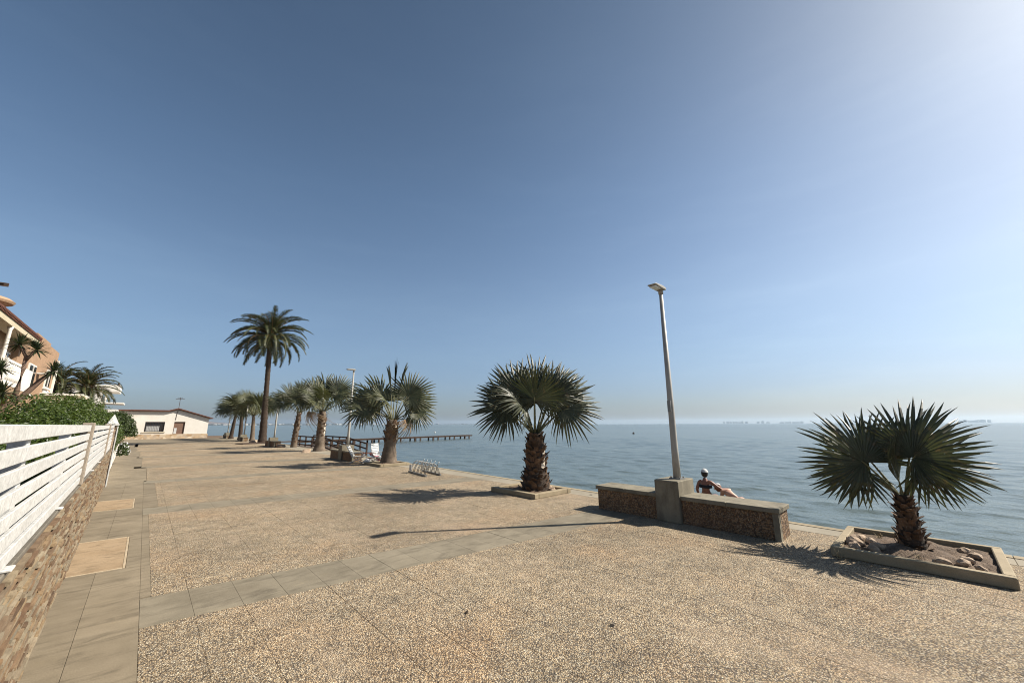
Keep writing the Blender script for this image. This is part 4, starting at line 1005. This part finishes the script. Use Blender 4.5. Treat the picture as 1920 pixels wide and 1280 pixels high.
# ================================================================== BICYCLE RACK, CHAIRS
bk = thing('bicycle_rack', 'low galvanised steel bicycle rack on the paving near the quay edge', 'bicycle rack', (7.0, 11.8, 0.001), radians(-8))
part('base_bar', B(-0.27, -0.22, -0.75, 0.75, 0, 0.05), 'steel', bk); part('base_bar', B(0.22, 0.27, -0.75, 0.75, 0, 0.05), 'steel', bk)
for i in range(5):
    yy = -0.66 + i * 0.31
    for dy in (0, 0.09):
        pts = [(-0.245, yy + dy, 0.05)] + [(-0.245 + 0.10 * (1 - cos(t)) + .29 * t / pi, yy + dy, 0.05 + 0.30 * sin(t) + 0.03) for t in [pi * q / 10 for q in range(1, 10)]] + [(0.245, yy + dy, 0.05)]
        part('hoop', MB().tube(pts, 0.011, 6), 'steel', bk, smooth=True)
    part('wheel_stop', MB().tube([(0.12, yy + .045, .05), (0.2, yy + .045, .36), (0.24, yy + .045, .42)], .012, 6), 'steel', bk, smooth=True)
part('sign_plate', B(-0.262, -0.25, 0.5, 0.70, 0.07, 0.26), 'white_plastic', bk)

def chair(name, label, loc, rz, mat, back_tilt, slats, h=0.62, fabric=False, wd=0.46):
    c = thing(name, label, 'chair', loc, rz)
    # seat faces +x
    sh = 0.24; a = radians(back_tilt); bx0 = -0.16
    def bp(t, yy): return Vector((bx0 - sin(a) * t, yy, sh + cos(a) * t))
    for s in (-1, 1):
        part('leg', MB().bar((bx0 - .1, s * wd / 2, 0.0), (0.26, s * wd / 2, sh), .025), 'white_plastic', c); part('leg', MB().bar((0.30, s * wd / 2, 0.0), (bx0, s * wd / 2, sh), .025), 'white_plastic', c)
        part('back_post', MB().bar(bp(0, s * wd / 2), bp(h - sh + .12, s * wd / 2), .025), 'white_plastic', c)
        part('armrest', MB().bar(bp(.2, s * wd / 2), (0.24, s * wd / 2, sh + .17), .04, .02).bar((0.22, s * wd / 2, sh), (.22, s * wd / 2, sh + .16), .02), 'white_plastic' if not fabric else mat, c)
    if fabric:
        m = MB(); N = 10
        for i in range(N + 1):
            t = i / N
            for s in (-1, 1):
                p = bp((h - sh + .1) * (1 - t * 2), s * wd / 2.1) if t < .5 else Vector((bx0 + (t - .5) * 2 * .46, s * wd / 2.1, sh - .05 * sin((t - .5) * 2 * pi)))
                m.v.append(tuple(p)); m.v.append(tuple(p + Vector((-.012, 0, -.008))))
        for i in range(N):
            k = i * 4; m.f += [(k, k + 4, k + 6, k + 2), (k + 1, k + 3, k + 7, k + 5), (k, k + 1, k + 5, k + 4), (k + 2, k + 6, k + 7, k + 3)]
        part('sling', m, mat, c)
    else:
        n = slats; L = h - sh + .12
        bs = MB()
        for i in range(n):
            t0 = .03 + (L - .03) * i / n; t1 = .03 + (L - .03) * (i + .72) / n
            M = Matrix.Translation(bp(0, 0)) @ Matrix.Rotation(-a, 4, 'Y'); bs.box(-.008, .008, -wd / 2 + .015, wd / 2 - .015, t0, t1, M)
        part('back_slats', bs, mat, c)
        ss = MB()
        for i in range(6): ss.box(bx0 + .02 + i * .075, bx0 + .08 + i * .075, -wd / 2 + .015, wd / 2 - .015, sh, sh + .014)
        part('seat_slats', ss, mat, c)
    return c
chair('beach_chair', 'reclined white slatted beach chair beside the second pebble bench', (6.95, 17.35, 0.001), radians(-35), 'white_plastic', 30, 5, 0.66)
chair('beach_chair', 'low rust-coloured sling beach chair with a pink towel', (7.30, 16.95, 0.001), radians(-20), 'red_cloth', 38, 5, 0.60, True)
chair('beach_chair', 'upright white slatted beach chair beside the spear-leaved palm', (7.62, 16.72, 0.001), radians(-62), 'white_plastic', 10, 8, 0.70)
# towel draped over the rust chair
tw = MB(); N = 12
for i in range(N + 1):
    for j in range(7):
        u, v = i / N, j / 6
        x = 7.40 + 0.34 * (u - .2); yy = 16.90 - 0.12 * u + (v - .5) * .36
        z = 0.275 + 0.015 * sin(u * 9 + v * 4) - (max(0, u - .75) * 0.9) + (max(0, .2 - u) * 0.6)
        tw.v.append((x - 7.4, yy - 16.9, z))
for i in range(N):
    for j in range(6): k = i * 7 + j; tw.f.append((k, k + 7, k + 8, k + 1))
tag(link('towel', tw.raw('towel', True), 'pink_cloth', None, (7.4, 16.9, 0)), 'pink and white towel draped over the rust beach chair', 'towel')
bg_ = MB(); bg_.lathe([(.10, 0), (.14, .05), (.12, .14), (.05, .19)], 10, (0, 0), .2, 3)
tag(link('beach_bag', bg_.mesh('beach_bag', True), 'white_cloth', None, (7.05, 16.55, 0.001)), 'pale crumpled beach bag on the paving before the chairs', 'bag')
# ================================================================== RAMP RAILING AND JETTY
ra = thing('wooden_ramp', 'dark wooden ramp with railings leading down from the promenade to the jetty', 'ramp', (10.0, 31.0, -0.05))
part('deck', B(-1.3, 1.0, -1.4, 6.4, -0.12, -0.0), 'deck', ra)
part('deck', MB().add([(-.6, -1.404, -.12), (1, -1.404, -.12), (1, -5.2, -.45), (-.6, -5.2, -.45), (-.6, -1.404, -0.0), (1, -1.404, 0), (1, -5.2, -.33), (-.6, -5.2, -.33)], [(3, 2, 1, 0), (4, 5, 6, 7), (0, 1, 5, 4), (1, 2, 6, 5), (2, 3, 7, 6), (3, 0, 4, 7)]), 'deck', ra)
for xx in (-0.55, 0.95):
    ysr = [6.3, 4.7, 3.1, 1.5, 0.05, -1.4, -2.7, -4.0, -5.1]
    def zr(yv): return 0.0 if yv >= -1.4 else (yv + 1.4) / 3.8 * 0.33
    for yv in ysr: part('post', B(xx - .045, xx + .045, yv - .045, yv + .045, zr(yv) - .3, zr(yv) + 0.78), 'dark_wood', ra)
    for hh in (0.75, 0.42, .12):
        part('rail', MB().bar((xx, 6.3, hh), (xx, -1.4, hh), .05, .09), 'dark_wood', ra); part('rail', MB().bar((xx, -1.4, hh), (xx, -5.15, hh - .33), .05, .09), 'dark_wood', ra)
for yv in (6, 3, 0): 
    for xx in (-.4, .9): part('pile', B(xx - .08, xx + .08, yv - .08, yv + .08, -1.6, -.122), 'dark_wood', ra)
for xx, yv in ((-.4, -4.6), (.9, -4.6)): part('pile', B(xx - .07, xx + .07, yv - .07, yv + .07, -1.6, -.42), 'dark_wood', ra)
je = thing('wooden_jetty', 'long low dark wooden jetty running out over the water', 'jetty', (10.8, 42.6, SEA_Z), 0)
jd = Vector((24.8, 4.9, 0)); jl = jd.length; je.rotation_euler = (0, 0, atan2(jd.y, jd.x))
nb = 44
for i in range(nb):
    a = jl * i / nb; part('deck_board', B(a + .01, a + jl / nb - .01, -0.55, 0.55, 0.44, 0.50), 'dark_wood', je)
part('beam', B(0, jl, -0.5, -0.38, 0.33, 0.438), 'dark_wood', je); part('beam', B(0, jl, 0.38, 0.5, 0.33, 0.438), 'dark_wood', je)
for i in range(17):
    a = 0.3 + i * (jl - .6) / 16 + (0.32 if i % 2 else -0.32)
    for s in (-1, 1): part('pile', B(a - .07, a + .07, s * .45 - .07, s * .45 + .07, -1.2, 0.329), 'dark_wood', je)
    
# link between ramp and jetty
part('walkway', MB().bar((0.2, 0, 0.47), (-5.0, -0.9, 0.47), 1.1, .06), 'dark_wood', je)

# buoy and birds on the water
tag(part('buoy', MB().lathe([(.05, -.1), (.2, 0), (.22, .12), (.1, .3), (.05, .34)], 12), 'white_plastic', None, smooth=True, loc=(53.2, 85.5, SEA_Z)), 'small white buoy floating beyond the jetty', 'buoy')
tag(part('buoy', MB().lathe([(.05, -.1), (.2, 0), (.22, .12), (.1, .3), (.05, .34)], 12), 'dark_wood', None, smooth=True, loc=(73.9, 42.6, SEA_Z)), 'small dark buoy on the open water left of the nearest lamp', 'buoy')

# ================================================================== PEOPLE
def skin_body(name, J, E, root, mat, parent, lv=2):
    """J: name -> (x, y, z, r)"""
    names = list(J); me = bpy.data.meshes.new(name)
    me.from_pydata([J[n][:3] for n in names], [(names.index(a), names.index(b)) for a, b in E], [])
    o = bpy.data.objects.new(name, me); COL.objects.link(o)
    o.modifiers.new('skin', 'SKIN')
    sv = me.skin_vertices[0].data if me.skin_vertices else None
    if sv is None:
        bm = bmesh.new(); bm.from_mesh(me); bm.verts.layers.skin.verify(); bm.to_mesh(me); bm.free(); sv = me.skin_vertices[0].data
    for i, n in enumerate(names):
        r = J[n][3]; sv[i].radius = r if hasattr(r, '__len__') else (r, r); sv[i].use_root = (n == root)
    o.modifiers.new('sub', 'SUBSURF').levels = lv; o.modifiers['sub'].render_levels = lv
    bpy.context.view_layer.update()
    dg = bpy.context.evaluated_depsgraph_get(); em = bpy.data.meshes.new_from_object(o.evaluated_get(dg))
    bpy.data.objects.remove(o); em.name = name
    em.polygons.foreach_set('use_smooth', [True] * len(em.polygons))
    em.materials.clear()
    return link(name, em, mat, parent)
def fingers(J, E, wrist, d, side, pre, s=1.0):
    """palm and five bent fingers leaving the wrist joint in direction d; side = across the palm"""
    w_ = Vector(J[wrist][:3]); d = Vector(d).normalized(); side = Vector(side).normalized(); dn = d.cross(side)
    J[pre + 'palm'] = (*(w_ + d * .055 * s), .022 * s); E.append((wrist, pre + 'palm'))
    for i, (o_, l_) in enumerate(((-.028, .062), (-.009, .074), (.010, .07), (.028, .055))):
        k = w_ + d * .085 * s + side * o_ * s; m_ = k + d * l_ * .5 * s - dn * .008 * s; t = k + d * l_ * .9 * s - dn * .028 * s
        J[f'{pre}k{i}'] = (*k, .0095 * s); J[f'{pre}m{i}'] = (*m_, .0085 * s); J[f'{pre}t{i}'] = (*t, .007 * s)
        E += [(pre + 'palm', f'{pre}k{i}'), (f'{pre}k{i}', f'{pre}m{i}'), (f'{pre}m{i}', f'{pre}t{i}')]
    k = w_ + d * .035 * s - side * .034 * s; t = k + d * .045 * s - side * .02 * s - dn * .012 * s
    J[pre + 'th0'] = (*k, .011 * s); J[pre + 'th1'] = (*t, .0085 * s); E += [(pre + 'palm', pre + 'th0'), (pre + 'th0', pre + 'th1')]
def head(parent, c, r, fwd, skin, hairm, cap=None, hair_back=True):
    c = Vector(c); f = Vector(fwd).normalized(); up = Vector((0, 0, 1)); sx = f.cross(up).normalized(); up = sx.cross(f)
    M = Matrix.Translation(c) @ Matrix((sx, f, up)).transposed().to_4x4()
    bm = bmesh.new(); bmesh.ops.create_icosphere(bm, subdivisions=3, radius=1)
    for v in bm.verts:
        x, y_, z = v.co; q = 0.80 if z > -0.2 else 0.80 - 0.25 * (-z - .2); yy = y_ * (0.95 if y_ < 0 else 0.92 - .08 * max(0, -z))
        if y_ > .75 and abs(x) < .2 and -.35 < z < .1: yy += .16 * (1 - abs(x) / .2)
        v.co = M @ (Vector((x * q, yy, z * 1.18)) * r)
    for e in (-1, 1):
        m2 = bmesh.ops.create_icosphere(bm, subdivisions=1, radius=r * .2)
        for v in m2['verts']: v.co = M @ Vector((e * r * .82 + v.co.x * .4, v.co.y, v.co.z * 1.4 - r * .05))
    me = bpy.data.meshes.new('head'); bm.to_mesh(me); bm.free(); me.polygons.foreach_set('use_smooth', [True] * len(me.polygons))
    h_ = link('head', me, skin, parent)
    for e in (-1, 1):
        eb = MB().lathe([(.003, -.008), (.009, -.004), (.009, .004), (.003, .008)], 8); eo = part('eye', eb, 'hair', h_, smooth=True); p = M @ Vector((e * r * .33, r * .84, r * .06)); eo.location = p
    mo = part('mouth', MB().lathe([(.004, -.02), (.007, 0), (.004, .02)], 6), 'red_cloth', h_, smooth=True); mo.matrix_local = Matrix.Translation(M @ Vector((0, r * .80, -r * .55))) @ M.to_3x3().to_4x4() @ Matrix.Rotation(pi / 2, 4, 'Y')
    hb_ = bmesh.new(); bmesh.ops.create_icosphere(hb_, subdivisions=3, radius=1)
    dele = []
    for v in hb_.verts:
        x, y_, z = v.co
        if y_ > 0.35 and z < 0.55: dele.append(v)
        n_ = mnoise.noise(v.co * 5) * .05
        v.co = M @ (Vector((x * .86, y_ * 1.0 - .02, z * 1.2 if z > -.5 else z * 1.12)) * r * (1.05 + n_))
    bmesh.ops.delete(hb_, geom=dele, context='VERTS'); me = bpy.data.meshes.new('hair'); hb_.to_mesh(me); hb_.free(); link('hair', me, hairm, h_)
    if cap:
        cb = bmesh.new(); bmesh.ops.create_icosphere(cb, subdivisions=3, radius=1); dele = []
        for v in cb.verts:
            x, y_, z = v.co
            if z < 0.18: dele.append(v)
            v.co = M @ (Vector((x * .90, y_ * 1.04, z * 1.26)) * r * 1.1)
        bmesh.ops.delete(cb, geom=dele, context='VERTS'); me = bpy.data.meshes.new('cap'); cb.to_mesh(me); cb.free(); me.polygons.foreach_set('use_smooth', [True] * len(me.polygons)); c_ = link('cap', me, cap, h_)
        bmk = MB()
        for i in range(9):
            t = (i / 8 - .5) * 2.2
            for rr in (1.0, 1.65 - .25 * abs(t)): bmk.v.append(tuple(M @ (Vector((sin(t) * .92 * (rr ** .5), cos(t) * rr, .28 - .10 * (rr - 1))) * r)))
        for i in range(8): bmk.f.append((2 * i, 2 * i + 2, 2 * i + 3, 2 * i + 1))
        part('brim', bmk, cap, c_)
    return h_
# person with the white cap, sitting on the quay edge, back to the promenade, right arm out
qx = quay_x(3.12)
tag(part('quay_step', B(-.7, .35, -1.1, 1.1, -1.2, 0), 'quay', None, bevel=0.01, loc=(9.5, 3.5, -0.101)), 'concrete bathing step below the quay edge', kind='structure')
p1 = thing('person', 'person in white cap and black bikini top sitting on the quay edge, arm stretched out', 'person', (9.45, 3.74, -0.10))
p1.scale = (.88, .88, .88)
J = {'pelvis': (0, 0, .10, (.125, .105)), 'waist': (.0, 0, .23, (.105, .085)), 'chest': (-.0, 0, .37, (.125, .095)), 'upper': (.0, 0, .46, (.09, .075)), 'neck': (.0, 0, .535, .043), 'nk2': (.005, 0, .575, .042),
     'shl': (.0, .14, .47, .052), 'ell': (-.02, .215, .28, .04), 'wrl': (.06, .20, .07, .026),
     'shr': (.0, -.14, .47, .052), 'elr': (.06, -.285, .345, .04), 'wrr': (.12, -.43, .27, .027),
     'hl': (.08, .085, .08, .088), 'kl': (.42, .10, .085, .062), 'al': (.44, .10, -.28, .038), 'fl': (.54, .105, -.33, .03),
     'hr': (.08, -.085, .08, .088), 'kr': (.42, -.10, .085, .062), 'ar': (.44, -.10, -.28, .038), 'fr': (.54, -.105, -.33, .03)}
E = [('pelvis', 'waist'), ('waist', 'chest'), ('chest', 'upper'), ('upper', 'neck'), ('neck', 'nk2'), ('upper', 'shl'), ('shl', 'ell'), ('ell', 'wrl'), ('upper', 'shr'), ('shr', 'elr'), ('elr', 'wrr'),
     ('pelvis', 'hl'), ('hl', 'kl'), ('kl', 'al'), ('al', 'fl'), ('pelvis', 'hr'), ('hr', 'kr'), ('kr', 'ar'), ('ar', 'fr')]
fingers(J, E, 'wrr', (.35, -.8, -.35), (.8, .4, 0), 'r', .9); fingers(J, E, 'wrl', (.5, -.1, -.6), (0.1, 1, 0), 'l', .9)
skin_body('body', J, E, 'pelvis', 'skin', p1)
head(p1, (.02, 0, .675), .088, (1, -.15, -.05), 'skin', 'hair', 'white_cloth')
part('bikini_top', MB().lathe([(.138, .325), (.146, .36), (.140, .40)], 20), 'black_cloth', p1, smooth=True).scale = (.82, 1.08, 1)
part('bikini_bottom', MB().lathe([(.12, .0), (.155, .05), (.15, .12), (.137, .145)], 20), 'black_cloth', p1, smooth=True).scale = (.95, 1.1, 1)
# second person, bent forward and leaning, with a white cap
p2 = thing('person', 'person with auburn hair bending low on the quay edge, back in the sun', 'person', (9.45, 3.24, -0.10))
p2.scale = (.88, .88, .88)
J = {'pelvis': (0, -.05, .10, (.12, .105)), 'waist': (.04, .0, .20, (.10, .085)), 'chest': (.10, .10, .27, (.12, .09)), 'upper': (.14, .17, .29, (.085, .075)), 'neck': (.17, .23, .295, .042), 'nk2': (.18, .26, .295, .042),
     'shl': (.04, .19, .28, .05), 'ell': (.14, .26, .10, .038), 'wrl': (.28, .22, .02, .026), 'shr': (.24, .10, .28, .05), 'elr': (.36, .10, .14, .038), 'wrr': (.42, .2, .06, .026),
     'hl': (.08, .03, .085, .085), 'kl': (.43, .08, .09, .06), 'al': (.44, .08, -.28, .037), 'fl': (.54, .08, -.33, .03), 'hr': (.08, -.13, .085, .085), 'kr': (.43, -.14, .09, .06), 'ar': (.44, -.14, -.28, .037), 'fr': (.54, -.14, -.33, .03)}
fingers(E := [('pelvis', 'waist'), ('waist', 'chest'), ('chest', 'upper'), ('upper', 'neck'), ('neck', 'nk2'), ('upper', 'shl'), ('shl', 'ell'), ('ell', 'wrl'), ('upper', 'shr'), ('shr', 'elr'), ('elr', 'wrr'),
     ('pelvis', 'hl'), ('hl', 'kl'), ('kl', 'al'), ('al', 'fl'), ('pelvis', 'hr'), ('hr', 'kr'), ('kr', 'ar'), ('ar', 'fr')], E, 'x', (0, 0, 0), (0, 0, 0), 'z') if False else None
E = [('pelvis', 'waist'), ('waist', 'chest'), ('chest', 'upper'), ('upper', 'neck'), ('neck', 'nk2'), ('upper', 'shl'), ('shl', 'ell'), ('ell', 'wrl'), ('upper', 'shr'), ('shr', 'elr'), ('elr', 'wrr'),
     ('pelvis', 'hl'), ('hl', 'kl'), ('kl', 'al'), ('al', 'fl'), ('pelvis', 'hr'), ('hr', 'kr'), ('kr', 'ar'), ('ar', 'fr')]
fingers(J, E, 'wrr', (.4, .5, -.3), (.6, -.4, 0), 'r', .9); fingers(J, E, 'wrl', (.8, -.1, -.2), (0.1, 1, 0), 'l', .9)
skin_body('body', J, E, 'pelvis', 'skin2', p2)
head(p2, (.16, .325, .33), .088, (.5, .5, -.55), 'skin2', 'hair2', 'white_cloth')
part('swim_shorts', MB().lathe([(.12, .0), (.155, .05), (.15, .12), (.13, .16)], 20, (0, -.05)), 'red_cloth', p2, smooth=True)

# ================================================================== FAR BUILDINGS
def tower_mesh(w_, d_, h, seed):
    m = MB(); n = max(2, int(h / 6)); fl = h / n
    for i in range(n):
        m.box(-w_ / 2, w_ / 2, -d_ / 2, d_ / 2, i * fl, i * fl + fl * .62); m.box(-w_ / 2 + 1.2, w_ / 2 - 1.2, -d_ / 2 + 1.2, d_ / 2 - 1.2, i * fl + fl * .62, (i + 1) * fl)
    m.box(-w_ / 5, w_ / 5, -d_ / 5, d_ / 5, h, h + 3)
    return m
tr_ = random.Random(31)
TW = [link_me for link_me in [tower_mesh(w_, 18, h, 0).mesh('tower_block') for w_, h in ((50, 22), (40, 27), (70, 20), (30, 30))]]
for me in TW: me.materials.append(MAT['far_tower'])
for b0, b1, n, lb in ((71.2, 73.9, 8, 'pale apartment block in the long group on the horizon right of the lamp'), (74.8, 76.2, 3, 'pale block in the small group on the horizon between lamp and palm'),
                      (77.3, 79.6, 6, 'slim pale block on the horizon just left of the right palm'), (91.6, 93.6, 7, 'pale block on the horizon at the right edge')):
    for i in range(n):
        b = b0 + (b1 - b0) * (i + .5) / n + tr_.uniform(-.06, .06); x, y = bearing(b, 6450 + tr_.uniform(-150, 150))
        o = link('tower_block', TW[tr_.randrange(4)], None, None, (x, y, 1.0), (0, 0, -radians(b) + tr_.uniform(-.3, .3)), tr_.uniform(.75, 1.1)); tag(o, lb, 'building', lb.replace('pale ', '').replace('slim ', '')[:60])
hs = MB(); hs.box(-9, 9, -6, 6, 0, 7); hs.prism([(-10, 7), (10, 7), (0, 11)], -6.5, 6.5); HM = hs.mesh('seaside_house'); HM.materials.append(MAT['far_white'])
for i in range(46):
    b = 5.5 + 27 * (i + tr_.random()) / 46; d = 3300 + (b - 3) / 30 * 1000 + tr_.uniform(30, 150); x, y = bearing(b, d)
    o = link('seaside_house', HM, None, None, (x, y, 0.5), (0, 0, -radians(b) + tr_.uniform(-.4, .4)), (tr_.uniform(.7, 2.0), 1, tr_.uniform(.7, 1.4)))
    tag(o, 'tiny white house on the far coast along the left horizon', 'house', 'white houses on the far coast')
# ================================================================== AIR
hz_ = MB().box(-2600, 9600, -3200, 9600, SEA_Z - 1.6, 92)
hz = link('haze', hz_.mesh('haze'), None); hm_ = bpy.data.materials.new('haze_air'); hm_.use_nodes = True; t = hm_.node_tree; t.nodes.clear()
ou = t.nodes.new('ShaderNodeOutputMaterial'); pv = t.nodes.new('ShaderNodeVolumePrincipled')
pv.inputs['Color'].default_value = (0.66, 0.83, 1.0, 1); pv.inputs['Density'].default_value = 0.0001; pv.inputs['Anisotropy'].default_value = 0.35
t.links.new(pv.outputs[0], ou.inputs['Volume']); hz.data.materials.append(hm_); hz['kind'] = 'stuff'; hz['label'] = 'thin pale sea haze'
